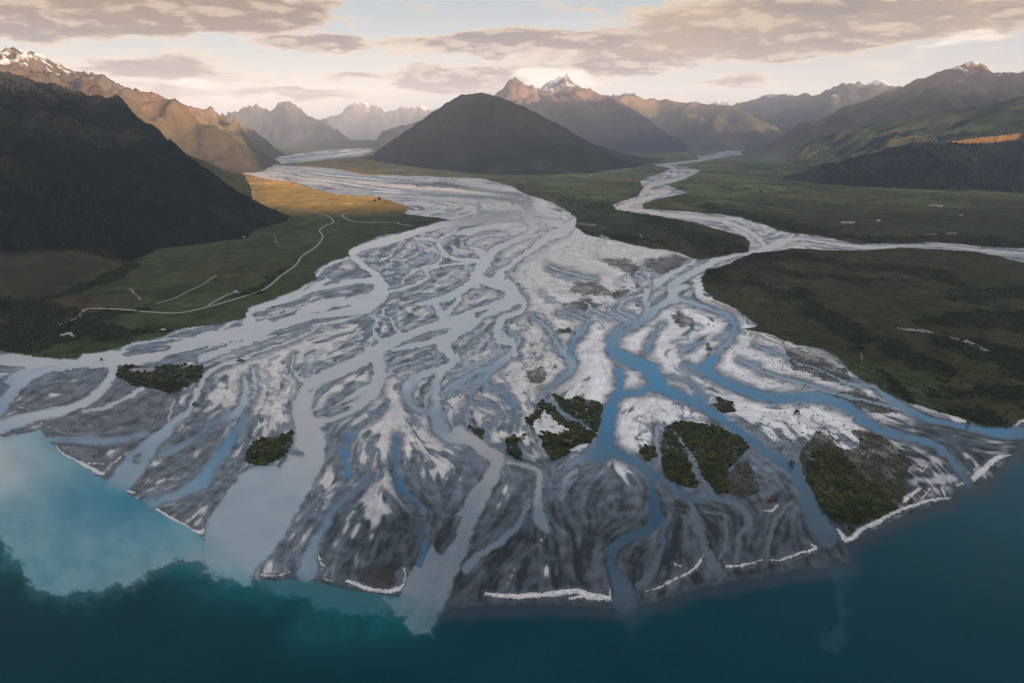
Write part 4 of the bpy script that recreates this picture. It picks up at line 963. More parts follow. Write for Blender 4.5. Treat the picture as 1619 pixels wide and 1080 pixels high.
def mountain(name, label, ridge, foot=None, slope=.5, res=60, pad=None, seed=1, rough=.10, spur=.5, snow=9e9, scheme='far', p=1.15, sp_scale=1500, jag=.03):
    R = [at_dist(u, v, Yd) for (u, v, Yd) in ridge]
    if foot:
        Fp = [((f[1], f[2]) if f[0] == 'w' else tuple(float(c) for c in to_ground(f[0], f[1]))) for f in foot]
        xs = [f[0] for f in Fp]; ys = [f[1] for f in Fp]
        x0, x1, y0, y1 = min(xs), max(xs), min(ys), max(ys)
    else:
        hm = max(r[2] for r in R) / slope * 1.25
        xs = [r[0] for r in R]; ys = [r[1] for r in R]
        x0, x1, y0, y1 = min(xs) - hm, max(xs) + hm, min(ys) - hm, max(ys) + hm
    nx = int((x1 - x0) / res) + 2; ny = int((y1 - y0) / res) + 2
    X, Y = np.meshgrid(np.linspace(x0, x1, nx), np.linspace(y0, y1, ny))
    wx = fbm(X / sp_scale, Y / sp_scale, 4, seed * 10 + 1); wy = fbm(X / sp_scale, Y / sp_scale, 4, seed * 10 + 5)
    rd = ridged(X / sp_scale * .8, Y / sp_scale * .8, 6, seed * 10 + 9)
    Dm = np.full(X.shape, 1e9); Hm = np.zeros(X.shape); Z = np.full(X.shape, -1e9)
    sm = [list(r) for r in smooth(R, 3)] if len(R) > 2 else R
    for a_, b_ in zip(sm[:-1], sm[1:]):
        d, t = seg_dist(X, Y, a_, b_)
        h = a_[2] + (b_[2] - a_[2]) * t
        if foot is None:
            k = np.clip(d / 900, 0, 1)
            Z = np.maximum(Z, h - slope * d * (.92 + .16 * k) - slope * .10 * np.minimum(d, 2000) * wx)
        m = d < Dm; Dm = np.where(m, d, Dm); Hm = np.where(m, h, Hm)
    if foot:
        s = poly_sdf(X, Y, Fp)
        f = np.where(s > 0, s / (s + Dm + 1e-6), s / 2500)
        g = np.clip(f, 0, 1)
        side = np.sin(math.pi * np.clip(g, 0, 1))
        Z = Hm * np.where(f > 0, g ** p, f) + side * Hm * spur * (rd - .42) * .55 + side * Hm * .12 * wx
    else:
        g = np.clip(Z / (Hm + 1), 0, 1); side = np.sin(math.pi * g ** .8)
        Z = np.where(Z > 0, Hm * g ** 1.12, Z)
        Z = Z + side * Hm * spur * (rd - .40) * .70
    js = sp_scale * .30
    Z = Z + Hm * jag * 1.7 * (ridged(X / js + .6 * wx, Y / js + .6 * wy, 6, seed * 10 + 3, .6) - .45) * np.clip(g * 2, 0, 1)
    Z = np.minimum(Z, Hm * (1.0 + jag * .7) + 5)
    # ground cover
    gy, gx = np.gradient(Z, (y1 - y0) / (ny - 1), (x1 - x0) / (nx - 1))
    sl = np.hypot(gx, gy)
    n = fbm(X / 700, Y / 700, 5, seed * 10 + 7, .6); nn = fbm(X / 120, Y / 120, 3, seed * 10 + 8)
    C = np.zeros(X.shape + (3,), np.float32)
    if scheme == 'bush':     # beech forest low down, tussock, rock, snow
        C += np.array((.015, .019, .013), np.float32)
        C = mixc(C, (.048, .046, .026), sst(180, 420, Z + 260 * n - 60 * sl) * sst(.1, .5, n + .3) * .6)
        C = mixc(C, (.16, .105, .055), sst(520, 820, Z + 260 * n))
        C = mixc(C, (.13, .115, .10), sst(.55, .95, sl + .25 * nn) * sst(500, 900, Z))
        C = mixc(C, (.085, .085, .028), sst(-2900, -2300, X) * sst(4550, 5100, Y + 300 * n) * .9)  # toe of the slope: sunlight put into a lighter yellow-green
        C = mixc(C, (.055, .045, .028), clearing(X, Y, Z, n) * .9)
    elif scheme == 'tussock':
        C += np.array((.070, .060, .032), np.float32)
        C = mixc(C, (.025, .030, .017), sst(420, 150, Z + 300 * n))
        C = mixc(C, (.17, .12, .060), sst(350, 800, Z + 300 * n)); C = mixc(C, (.13, .062, .036), sst(600, 950, Z + 300 * n)); C = mixc(C, (.055, .045, .040), sst(900, 1200, Z + 300 * n) * sst(10500, 8500, Y))  # dark rock on the near heights stands in for shade
        C = mixc(C, (.13, .12, .11), sst(.5, .9, sl + .3 * nn) * sst(600, 1000, Z))
        C = mixc(C, (.045, .036, .029), sst(8700, 7600, Y + 500 * n) * .7)  # shade on the near part painted into the ground colour
    elif scheme == 'dark':
        C += np.array((.017, .022, .014), np.float32)
        C = mixc(C, (.032, .036, .024), sst(-.05, .25, n + .3 * nn))
        C = mixc(C, (.058, .056, .038), sst(.25, .45, n + .4 * nn - .2 * rd) * .6)
        C = mixc(C, (.06, .05, .035), sst(600, 1000, Z + 200 * n) * .7)
    elif scheme == 'farm':
        C += np.array((.055, .062, .028), np.float32)
        C = mixc(C, (.13, .105, .050), sst(-.08, .2, n))
        C = mixc(C, (.10, .115, .045), sst(.1, .2, fbm(X / 330, Y / 330, 3, seed * 10 + 14)) * sst(700, 450, Z))
        C = mixc(C, (.24, .15, .06), sst(.28, .34, fbm(X / 420, Y / 420, 2, seed * 10 + 15)) * sst(500, 350, Z) * .8)
        C = mixc(C, (.013, .018, .011), sst(.02, .14, fbm(X / 380, Y / 380, 5, seed * 10 + 12, .65)) * sst(900, 500, Z))
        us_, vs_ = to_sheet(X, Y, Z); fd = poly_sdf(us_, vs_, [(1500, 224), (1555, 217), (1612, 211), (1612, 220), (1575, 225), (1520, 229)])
        C = mixc(C, (.60, .27, .07), sst(-1.0, 1.0, fd + n) * (Y < 12000))  # field in sunshine: the glow is painted into its orange
        C = mixc(C, (.19, .13, .075), sst(900, 1300, Z + 300 * n))
        C = mixc(C, (.16, .14, .12), sst(.55, .9, sl) * sst(1100, 1500, Z))
    elif scheme == 'brown':
        C += np.array((.050, .048, .030), np.float32)
        C = mixc(C, (.085, .070, .042), sst(-.1, .3, n))
        C = mixc(C, (.15, .105, .07), sst(800, 1300, Z + 300 * n))
    elif scheme == 'rock':
        C += np.array((.030, .033, .036), np.float32)
        C = mixc(C, (.11, .078, .066), sst(600, 1300, Z + 400 * n))
    else:
        C += np.array((.030, .036, .038), np.float32)
        C = mixc(C, (.075, .066, .062), sst(700, 1500, Z + 400 * n))
    C = mixc(C, (.62, .63, .66), sst(snow - 60, snow + 110, Z + 560 * n + 420 * nn - 330 * (sl - .7) - 260 * (rd - .5)))
    keep = Z > -12
    fq = keep[:-1, :-1] | keep[1:, :-1] | keep[:-1, 1:] | keep[1:, 1:]
    F, used = sub_grid(fq, nx, ny)
    P = np.stack([X, Y, Z], -1).reshape(-1, 3)[used]
    o = mesh_np(name, P, F[:, ::-1], mat_rock, C.reshape(-1, 3)[used])
    set_(o, kind='structure', label=label)
    return dict(X=X, Y=Y, Z=Z, x0=x0, y0=y0, dx=(x1 - x0) / (nx - 1), dy=(y1 - y0) / (ny - 1), nx=nx, ny=ny, n=n)
def h_at(M_, x, y):
    i = np.clip((x - M_['x0']) / M_['dx'], 0, M_['nx'] - 1.01); j = np.clip((y - M_['y0']) / M_['dy'], 0, M_['ny'] - 1.01)
    a_ = i.astype(int); b_ = j.astype(int); fx = i - a_; fy = j - b_; Z = M_['Z']
    return (Z[b_, a_] * (1 - fx) + Z[b_, a_ + 1] * fx) * (1 - fy) + (Z[b_ + 1, a_] * (1 - fx) + Z[b_ + 1, a_ + 1] * fx) * fy

m_left = mountain('mountain', 'dark forested mountainside rising at the left above the pasture',
    [(-900, 60, 2400), (-500, 50, 2900), (-150, 72, 3700), (0, 106, 4200), (60, 124, 4500), (110, 146, 4800), (160, 175, 5100), (220, 206, 5300), (280, 236, 5500), (340, 261, 5700), (385, 285, 5500)],
    [(-900, 560), (-300, 520), (0, 492), (60, 478), (130, 440), (215, 412), (250, 395), (330, 385), (392, 378), (402, 365), (455, 350), (460, 342), (420, 330), (402, 315), (395, 290), (388, 275), (368, 262), (350, 254), ('w', -9000, 11000), ('w', -12000, 2000), ('w', -6000, 500)],
    res=20, seed=3, spur=.8, scheme='bush', p=1.0, sp_scale=1300, rough=.1, jag=.05)
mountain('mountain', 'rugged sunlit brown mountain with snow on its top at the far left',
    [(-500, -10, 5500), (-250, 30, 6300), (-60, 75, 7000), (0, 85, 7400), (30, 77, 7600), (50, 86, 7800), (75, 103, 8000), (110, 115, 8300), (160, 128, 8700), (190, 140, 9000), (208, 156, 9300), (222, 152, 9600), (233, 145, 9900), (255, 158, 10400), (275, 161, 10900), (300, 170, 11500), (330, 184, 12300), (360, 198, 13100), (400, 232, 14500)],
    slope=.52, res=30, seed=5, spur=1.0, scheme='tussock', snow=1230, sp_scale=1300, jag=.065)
mountain('mountain', 'dark forested dome-shaped hill in the middle of the valley',
    [(590, 245, 11500), (615, 225, 11200), (645, 206, 10800), (680, 180, 10400), (712, 159, 10100), (735, 148, 9800), (762, 147, 9600), (795, 156, 9500), (830, 170, 9400), (870, 190, 9300), (915, 216, 9200), (955, 240, 9100), (990, 260, 9000)],
    [(572, 250), (600, 256), (640, 262), (700, 269), (780, 277), (860, 277), (935, 274), (1012, 263), ('w', 2600, 11500), ('w', 300, 14500), ('w', -2600, 14500)],
    res=26, seed=8, spur=.55, scheme='dark', p=.62, sp_scale=1100, jag=.02)
mountain('mountain', 'hazy blue mountain with jagged snowy top behind the left shoulder',
    [(300, 215, 22000), (340, 196, 22000), (362, 184, 22000), (385, 172, 22000), (405, 168, 22000), (425, 176, 22000), (440, 168, 22000), (455, 162, 22000), (470, 170, 22000), (490, 186, 22000), (512, 205, 21500), (540, 222, 21000)],
    slope=.62, res=60, seed=11, spur=1.2, snow=1500, sp_scale=1700, jag=.13)
mountain('mountain', 'farthest pale snowy range with a square peak left of the dark hill',
    [(480, 190, 36000), (510, 188, 36000), (540, 181, 36000), (560, 163, 36000), (575, 160, 36000), (592, 168, 36000), (612, 177, 36000), (640, 170, 36000), (665, 168, 36000), (690, 171, 36000), (720, 165, 36000), (760, 170, 36000)],
    slope=.62, res=110, seed=13, spur=1.0, snow=1650, sp_scale=2600, jag=.14)
mountain('hill', 'low dark hill far up the left valley', [(520, 224, 19500), (560, 220, 19500), (610, 222, 19500)], slope=.35, res=80, seed=14, spur=.5, scheme='dark')
mountain('mountain', 'blue mountain with purple rock peaks right behind the dark hill',
    [(640, 200, 17500), (720, 175, 17500), (785, 152, 17500), (803, 133, 17500), (820, 127, 17500), (838, 134, 17500), (855, 150, 17500), (880, 147, 17000), (905, 141, 16800), (930, 142, 16800), (955, 148, 16600), (980, 162, 16400), (1000, 175, 16200), (1030, 196, 16000), (1050, 215, 15800)],
    slope=.60, res=55, seed=17, spur=1.2, snow=1950, sp_scale=2000, jag=.11, scheme='rock')
mountain('mountain', 'brilliant white snow peak between two dark peaks',
    [(825, 165, 21500), (850, 146, 21500), (868, 130, 21500), (885, 123, 21500), (902, 124, 21500), (915, 134, 21500), (935, 148, 21500), (990, 150, 21500), (1003, 144, 21500), (1020, 160, 21500)],
    slope=.66, res=80, seed=19, spur=1.2, snow=1700, sp_scale=2000, jag=.13)
mountain('mountain', 'rounded brown hazy mountain at the head of the right valley',
    [(985, 150, 20000), (1010, 153, 20000), (1040, 157, 20000), (1080, 160, 19500), (1120, 164, 19000), (1150, 166, 18500), (1175, 175, 18000), (1200, 196, 17500), (1225, 216, 17000)],
    slope=.52, res=70, seed=23, spur=.8, scheme='brown', sp_scale=2000, jag=.05)
mountain('mountain', 'tiny snow peak showing over the brown mountain', [(1118, 172, 40000), (1140, 160, 40000), (1165, 172, 40000)], slope=.6, res=140, seed=24, snow=2100, jag=.12)
mountain('mountain', 'long hazy jagged range with snow patches at the far right',
    [(1130, 185, 25000), (1170, 162, 23000), (1200, 157, 22500), (1230, 149, 22000), (1260, 151, 21500), (1290, 147, 21000), (1320, 140, 20500), (1345, 131, 20000), (1372, 127, 19500), (1400, 133, 19000), (1420, 135, 19000), (1470, 135, 18500), (1620, 120, 18000)],
    slope=.55, res=90, seed=27, spur=1.0, snow=1750, sp_scale=2800, jag=.09)
mountain('mountain', 'tall hazy mountain glowing orange at its top on the right',
    [(1235, 226, 15500), (1300, 192, 15000), (1360, 163, 14500), (1410, 142, 14000), (1450, 132, 13700), (1480, 120, 13500), (1505, 108, 13300), (1530, 103, 13200), (1555, 104, 13100), (1572, 112, 13000), (1590, 107, 12800), (1619, 118, 12500), (1700, 110, 12000), (1850, 90, 11500)],
    slope=.42, res=50, seed=29, spur=1.0, scheme='brown', snow=1640, sp_scale=1900, jag=.07)
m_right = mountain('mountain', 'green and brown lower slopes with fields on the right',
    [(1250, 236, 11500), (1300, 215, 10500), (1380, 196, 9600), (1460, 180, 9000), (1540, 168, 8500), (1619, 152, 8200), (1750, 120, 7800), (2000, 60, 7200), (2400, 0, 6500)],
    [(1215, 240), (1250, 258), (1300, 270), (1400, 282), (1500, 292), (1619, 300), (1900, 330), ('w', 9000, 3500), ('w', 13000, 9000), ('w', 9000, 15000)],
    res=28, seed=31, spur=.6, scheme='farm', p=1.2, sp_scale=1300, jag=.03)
m_knoll = mountain('hill', 'dark wooded knoll in front of the right slopes',
    [(1340, 262, 6800), (1380, 245, 6600), (1430, 228, 6500), (1480, 224, 6400), (1560, 229, 6200), (1640, 226, 6000), (1800, 225, 5600)],
    slope=.30, res=20, seed=33, spur=.6, scheme='dark', sp_scale=700, jag=.05)
# ranges out of view on the sunny side, added and shaped to shade delta and peaks
def shade_range(pts_, x0, x1, y0, y1, label):

    R = smooth(pts_, 3)
    nx, ny = 180, 400
    X, Y = np.meshgrid(np.linspace(x0, x1, nx), np.linspace(y0, y1, ny)); Z = np.full(X.shape, -1e9)
    rd = ridged(X / 1500, Y / 1500, 5, 77)
    for a_, b_ in zip(R[:-1], R[1:]):
        d, t = seg_dist(X, Y, a_, b_); Z = np.maximum(Z, a_[2] + (b_[2] - a_[2]) * t - .82 * d * (1.15 - .4 * rd))
    Z += 50 * rd
    C = np.zeros(X.shape + (3,), np.float32) + np.array((.06, .055, .03), np.float32)
    keep = Z > -12; fq = keep[:-1, :-1] | keep[1:, :-1] | keep[:-1, 1:] | keep[1:, 1:]
    F, used = sub_grid(fq, nx, ny)
    set_(mesh_np('mountain', np.stack([X, Y, Z], -1).reshape(-1, 3)[used], F[:, ::-1], mat_rock, C.reshape(-1, 3)[used]), kind='structure', label=label)
shade_range([(9500, -16000, 2900), (9000, -9000, 2900), (8600, -5000, 2900), (8400, -3500, 2850), (8400, -2950, 2600), (8400, -2500, 1150), (8400, -1600, 900), (8400, -600, 1100), (8400, 300, 1700), (8500, 1500, 2500), (8700, 3700, 2600), (8900, 4700, 2000), (9000, 5400, 1000), (9300, 6500, 700)], 4600, 13500, -17000, 8500, 'unseen range on the sunny side of the lake, shaped to shade the delta')  # dip in the crest shaped to let one strip of sun through
shade_range([(13500, 5600, 1200), (13200, 6600, 3000), (13000, 8000, 3000), (13000, 9000, 2700), (13300, 9800, 1000)], 9300, 18500, 1500, 14500, 'high range added beyond the right edge of the view to shade the middle peaks')  # added out of view to shade the peaks behind the middle hill
# ------------------------------------------------------------------ trees and scrub
rng = np.random.default_rng(42)
def leaf_mat(name, c, v=.35):
    return material(name, .9, .05, attr=False, colour=c, var=((.05, v), (.9, v * .7)))
mat_leaf = leaf_mat('tree_leaves', (.028, .036, .016)); mat_leaf2 = leaf_mat('bright_leaves', (.050, .062, .022)); mat_brush = leaf_mat('brown_scrub_leaves', (.046, .040, .022)); mat_shrub = leaf_mat('scrub_leaves', (.020, .026, .013)); mat_conifer = leaf_mat('forest_leaves', (.012, .016, .011))
mat_bark = material('bark', .9, .2, attr=False, colour=(.06, .045, .035), var=((2.0, .2),))
def ico():
    t = (1 + 5 ** .5) / 2
    v = np.array([(-1,t,0),(1,t,0),(-1,-t,0),(1,-t,0),(0,-1,t),(0,1,t),(0,-1,-t),(0,1,-t),(t,0,-1),(t,0,1),(-t,0,-1),(-t,0,1)], float); v /= np.linalg.norm(v[0])
    f = np.array([(0,11,5),(0,5,1),(0,1,7),(0,7,10),(0,10,11),(1,5,9),(5,11,4),(11,10,2),(10,7,6),(7,1,8),(3,9,4),(3,4,2),(3,2,6),(3,6,8),(3,8,9),(4,9,5),(2,4,11),(6,2,10),(8,6,7),(9,8,1)])
    return v, f
IV, IF = ico()
def crown_mesh(seed, h=1.0, w=.5, clumps=26):
    """unit-height crown made of many leaf clumps with gaps between"""
    r = np.random.default_rng(seed); V_, F_ = [], []
    for k in range(clumps):
        a_ = r.uniform(0, 2 * math.pi); z = r.uniform(.22, .95); rad = w * math.sqrt(max(0, 1 - ((z - .5) / .55) ** 2)) * r.uniform(.2, .95)
        s = r.uniform(.10, .20) * (1.1 - .4 * z)
        v = IV * np.array([s, s, s * .75]) * r.uniform(.65, 1.25, (12, 1)) + np.array([rad * math.cos(a_), rad * math.sin(a_), z])
        F_.append(IF + 12 * k); V_.append(v)
    return np.vstack(V_) * np.array([1, 1, h]), np.vstack(F_)
def trunk_mesh():
    V_, F_ = [], []
    def limb(a_, b_, ra, rb):
        a_, b_ = np.array(a_), np.array(b_); n = 6; k = len(V_) * 2 * n
        d = b_ - a_; d /= np.linalg.norm(d); s = np.cross(d, (0, 1, .01)); s /= np.linalg.norm(s); t = np.cross(d, s)
        an = np.arange(n) * 2 * math.pi / n; ring = np.cos(an)[:, None] * s + np.sin(an)[:, None] * t
        V_.append(np.vstack([a_ + ring * ra, b_ + ring * rb]))
        for i in range(n): F_.append((k + i, k + (i + 1) % n, k + n + (i + 1) % n, k + n + i))
    limb((0, 0, -.03), (.01, 0, .35), .035, .025); limb((.01, 0, .35), (.0, .02, .8), .025, .008)
    limb((.01, 0, .3), (.22, .05, .6), .014, .005); limb((.01, 0, .33), (-.2, .1, .62), .014, .005); limb((.01, 0, .38), (.02, -.22, .68), .012, .004)
    return np.vstack(V_), np.array(F_)
TV, TF = trunk_mesh()
def place_z(u, v):
    return float(bilin(GZ, np.array([u], np.float32), np.array([v], np.float32))[0])
protos = []
def tree_proto(i, mat, w, kind):
    V_, F_ = crown_mesh(100 + i, 1.0, w)
    root = bpy.data.objects.new(kind, None); root.empty_display_size = 1
    cr = bpy.data.objects.new('crown', mesh_data('crown', V_, F_, mat)); tr = bpy.data.objects.new('trunk', trunk_data)
    return root, cr, tr
def mesh_data(n, V_, F_, mat):
    me = bpy.data.meshes.new(n); me.from_pydata([tuple(v) for v in V_], [], [tuple(int(i) for i in f) for f in F_]); me.materials.append(mat); me.update(); return me
trunk_data = mesh_data('trunk', TV, TF, mat_bark)
protos = [tree_proto(i, [mat_leaf, mat_leaf2, mat_leaf, mat_shrub][i], [.46, .5, .4, .55][i], 'tree') for i in range(4)]
def put_tree(k, x, y, z, h, label, group=None, cat='tree', name='tree'):
    root, cr, tr = protos[k]
    o = root.copy(); o.name = name; link(o); o.location = (x, y, z); o.rotation_euler = (0, 0, rng.uniform(0, 6.28)); o.scale = (h * rng.uniform(.9, 1.25), h * rng.uniform(.9, 1.25), h)
    o['label'] = label; o['category'] = cat
    if group: o['group'] = group
    for p_ in (cr, tr):
        c = p_.copy(); link(c); c.parent = o
    return o
# spots for the greenery: thrown on the sheet so that they thin out with distance
def scatter(n, u0, u1, v0, v1, mask, thr=.5):
    u = rng.uniform(u0, u1, n); v = rng.uniform(v0, v1, n)
    m = bilin(mask.astype(np.float32), u.astype(np.float32), v.astype(np.float32)) > thr
    return u[m], v[m]
tm = CP_['tmask'].astype(np.float32)
indiv = []
zones = [('dark leafy tree in the wooded gravel island nearest the left bank', 'trees on the island by the left bank', 170, 330, 560, 630, 34),
         ('dark leafy tree in the small wood beside the wide grey channel', 'trees of the small wood beside the wide channel', 380, 470, 675, 745, 34),
         ('dark green tree in the split wood in the middle of the delta', 'trees of the middle wood', 780, 960, 600, 735, 56),
         ('dark green tree in the wood between the two right-hand blue channels', 'trees of the wood between the right channels', 1010, 1200, 655, 790, 66),
         ('dark green tree in the large wood beside the lake at the right', 'trees of the large wood by the lake', 1270, 1440, 690, 835, 80)]
for lab, grp, u0, u1, v0, v1, n in zones:
    u, v = scatter(4000, u0, u1, v0, v1, tm); u, v = u[:n * 4], v[:n * 4]
    o_ = np.argsort(-v)[:n]
    for a_, b_ in zip(u[o_], v[o_]):
        x, y = to_ground(a_, b_); put_tree(int(rng.integers(0, 3)), float(x), float(y), place_z(a_, b_), rng.uniform(4.5, 8.5), lab, grp)
singles = [(1345, 843, 9, 'lone dark tree on the white shingle point at the right mouth'), (1347, 842, 0, ''), (1441, 797, 7, 'small round bush on the shingle beach'), (1252, 736, 9, 'lone bush at the edge of the blue right channel'),
           (378, 573, 9, 'lone dark tree on the shingle above the wooded island'), (385, 574, 8, 'second lone tree on the shingle above the wooded island'), (308, 643, 9, 'small dark bush between two grey streams'), (161, 570, 7, 'small bush at the edge of the milky left channel'),
           (1259, 656, 10, 'round dark tree on the white gravel bar'), (1530, 672, 8, 'dark bush on the bank of the far right channel'), (600, 318, 26, 'tall tree on the tussock flat beside the river'), (593, 320, 20, 'lower tree on the tussock flat beside the river'),
           (530, 572, 5, 'tiny bush alone on the grey gravel'), (1120, 515, 6, 'small bush on the white gravel inside the river loop'), (1098, 488, 6, 'tiny bush on pale gravel near the river loop top')]
for (u, v, h, lab) in singles:
    if h:
        x, y = to_ground(u, v); put_tree(int(rng.integers(0, 3)), float(x), float(y), place_z(u, v), h, lab)
def merged(name, label, X, Y, Z, S, kind, mat, clumps=2, sq=.8):
    """very many plants as one piece"""
    if kind == 'blob':
        n = len(X); k = clumps
        off = rng.normal(0, .32, (n, k, 1, 3)) * np.array([1, 1, .25]); off[:, 0] = 0
        sc = rng.uniform(.55, 1.0, (n, k, 1, 1)) * rng.uniform(.7, 1.25, (n, k, 12, 1))
        V_ = (IV[None, None] * sc * np.array([.55, .55, sq * .6]) + off + np.array([0, 0, .35])) * S[:, None, None, None]
        V_ = V_ + np.stack([X, Y, Z], -1)[:, None, None, :]
        V_ = V_.reshape(-1, 3); F_ = (IF[None] + 12 * np.arange(n * k)[:, None, None]).reshape(-1, 3)
    else:
        n = len(X); an = np.arange(5) * 2 * math.pi / 5
        base = np.vstack([np.stack([np.cos(an) * .26, np.sin(an) * .26, np.full(5, .12)], 1), np.stack([np.cos(an + .6) * .19, np.sin(an + .6) * .19, np.full(5, .5)], 1), [(0, 0, 1.05)]])
        f = []
        for i in range(5):
            j = (i + 1) % 5; f += [(i, j, 5 + i), (j, 5 + j, 5 + i), (5 + i, 5 + j, 10)]
        f = np.array(f)
        V_ = base[None] * S[:, None, None] * rng.uniform(.7, 1.3, (n, 11, 1)) * np.array([1.3, 1.3, 1]) + np.stack([X, Y, Z], -1)[:, None, :]
        V_ = V_.reshape(-1, 3); F_ = (f[None] + 11 * np.arange(n)[:, None, None]).reshape(-1, 3)
    set_(mesh_np(name, V_, F_, mat, None, False), kind='stuff', label=label)
def ground_pts(u, v):
    x, y = to_ground(u, v); z = bilin(GZ, u.astype(np.float32), v.astype(np.float32)); return x, y, z
u, v = scatter(60000, 150, 1560, 560, 850, tm)
x, y, z = ground_pts(u, v); sz = rng.uniform(2.2, 6.5, len(x)); pick = fbm(x / 30, y / 30, 3, 888) + rng.normal(0, .25, len(x))
for sel, lab, mt in ((pick < .05, 'dense dark woods covering the delta islands', mat_leaf), ((pick >= .05) & (pick < .3), 'brighter green trees among the dark island woods', mat_leaf2), (pick >= .3, 'brownish scrub among the island woods', mat_brush)):
    merged('woodland', lab, x[sel], y[sel], z[sel] - .5, sz[sel], 'blob', mt)
open_ = CP_['im'] * (1 - tm)
u, v = scatter(70000, 780, 1560, 400, 850, open_)
k_ = fbm(u / 9, v / 6, 3, 654) > -.15
x, y, z = ground_pts(u[k_], v[k_]); merged('scrub', 'low brown scrub on the open parts of the islands', x, y, z - .3, rng.uniform(.9, 2.6, len(x)), 'blob', mat_brush, 1)
# bank woods and scrub bands on the plains
u, v = scatter(260000, -200, 1900, 262, 720, CP_['scr'])
left_ = u < 420
for nm, sel, lab, mt in (('woodland', left_, 'bushy green woods along the left bank of the river', mat_leaf), ('scrub', ~left_, 'dark scrub and tree belts on the right-hand plain', mat_shrub)):
    uu_, vv_ = u[sel], v[sel]
    keep = rng.random(len(uu_)) < (.85 if nm == 'woodland' else .24)
    x, y, z = ground_pts(uu_[keep], vv_[keep]); s = rng.uniform(4, 9, len(x)) * np.clip(y / 2500, .8, 2.0)
    merged(nm, lab, x, y, z - .5, s, 'blob', mt, 1)
# loose scrub all over the plains
landm = CP_['land'] & (CP_['scr'] < .5)
u, v = scatter(60000, -200, 1900, 275, 700, landm)
nz = fbm(u / 40, v / 14, 3, 777)
k_ = (nz > .02) & ((u > 880) | (v > 520) | (rng.random(len(u)) < .10))
x, y, z = ground_pts(u[k_], v[k_]); merged('scrub', 'scattered low bushes on the grassland', x, y, z - .4, rng.uniform(2.0, 5.5, len(x)) * np.clip(y / 2500, .8, 1.8), 'blob', mat_shrub, 1)
# dots of scrub on the pale gravel
dotz = [(850, 520, 60, 50, 1500), (850, 590, 40, 25, 700), (930, 500, 60, 30, 700), (900, 540, 30, 40, 350), (970, 560, 30, 40, 260), (870, 680, 30, 26, 420), (760, 670, 16, 16, 120), (1075, 500, 30, 26, 350), (980, 440, 60, 30, 900), (1050, 430, 50, 20, 500),
        (1150, 630, 60, 30, 360), (1210, 560, 60, 40, 600), (1280, 590, 70, 30, 900), (1290, 690, 50, 40, 900), (1330, 690, 60, 22, 700), (1220, 680, 30, 50, 400), (1010, 660, 20, 20, 60), (1060, 650, 40, 12, 260), (950, 470, 50, 16, 500), (1400, 800, 60, 20, 160), (890, 450, 40, 25, 300), (1180, 495, 40, 16, 240), (1260, 640, 40, 20, 160)]
us_, vs_ = [], []
for a_, b_, ra, rb, n in dotz:
    n = int(n * .75); us_.append(rng.normal(a_, ra * .6, n)); vs_.append(rng.normal(b_, rb * .6, n))
u = np.concatenate(us_); v = np.concatenate(vs_)
ok = (bilin((isw | CP_['land']).astype(np.float32), u.astype(np.float32), v.astype(np.float32)) < .3) & (fbm(u / 14, v / 9, 3, 55) > .02)
x, y, z = ground_pts(u[ok], v[ok]); merged('scrub', 'small dark bushes dotted over the white gravel', x, y, z - .2, rng.uniform(.8, 1.9, len(x)) ** 1.5 , 'blob', mat_shrub, 1)
# forest on the left mountain and the knoll
def forest(Mt, label, n, umin, umax, hi, dens_seed, box, size=(10, 17)):
    X = rng.uniform(box[0], box[1], n); Y = rng.uniform(box[2], box[3], n)
    Z = h_at(Mt, X, Y); u_, v_ = to_sheet(X, Y, Z)
    w = fbm(X / 500, Y / 500, 4, dens_seed)
    ok_ = (Z > 2) & (Z < hi + 200 * w) & (u_ > umin) & (u_ < umax) & (v_ < 620) & (w > -.22) & (rng.random(n) < np.clip((3200 / np.hypot(X, Y)) ** 1.6, .12, 1))
    if Mt is m_left:
        ok_ &= ~((X > -2700) & (Y > 4850) & (rng.random(n) < .75)) & (clearing(X, Y, Z, w) < .5)
    X, Y, Z = X[ok_], Y[ok_], Z[ok_]
    merged('forest', label, X, Y, Z - 1, rng.uniform(size[0], size[1], len(X)), 'cone', mat_conifer)
forest(m_left, 'dark beech forest covering the left mountainside', 190000, -120, 470, 760, 901, (-5200, -900, 1300, 6500), (7, 12))
forest(m_knoll, 'dark plantation woods on the right-hand knoll', 60000, 1300, 1700, 900, 902, (2500, 7000, 4500, 8200), (14, 26))
forest(m_right, 'belts of trees on the right slopes', 50000, 1230, 1700, 520, 903, (2500, 9000, 4500, 12000), (12, 24))
# ------------------------------------------------------------------ gravel roads
mat_road = material('gravel_track', .95, .2, attr=False, colour=(.24, .23, .215), var=((.05, .15),))
def road(view, pts_, w, label, name='gravel_road'):
    P = smooth([list(c) for c in conv(view, pts_)], 6); X, Y = to_ground(P[:, 0], P[:, 1])
    z = bilin(GZ, P[:, 0].astype(np.float32), P[:, 1].astype(np.float32)) + .9
    z = np.convolve(np.pad(z, 2, mode='edge'), np.ones(5) / 5, 'valid')
    T = np.stack([np.gradient(X), np.gradient(Y)], 1); T /= np.linalg.norm(T, axis=1)[:, None] + 1e-9; Nn = np.stack([-T[:, 1], T[:, 0]], 1) * w / 2
    L = np.stack([X + Nn[:, 0], Y + Nn[:, 1], z], 1); R_ = np.stack([X - Nn[:, 0], Y - Nn[:, 1], z], 1); c_ = np.stack([X, Y, z + .25], 1)
    low = np.array([0, 0, -2.0]); n = len(X)
    V_ = np.vstack([L + low, L, c_, R_, R_ + low]); F_ = []
    for i in range(n - 1):
        for k in range(4): a_ = k * n + i; F_.append((a_, a_ + n, a_ + n + 1, a_ + 1))
    set_(mesh_np(name, V_, np.array(F_), mat_road), kind='structure', label=label)
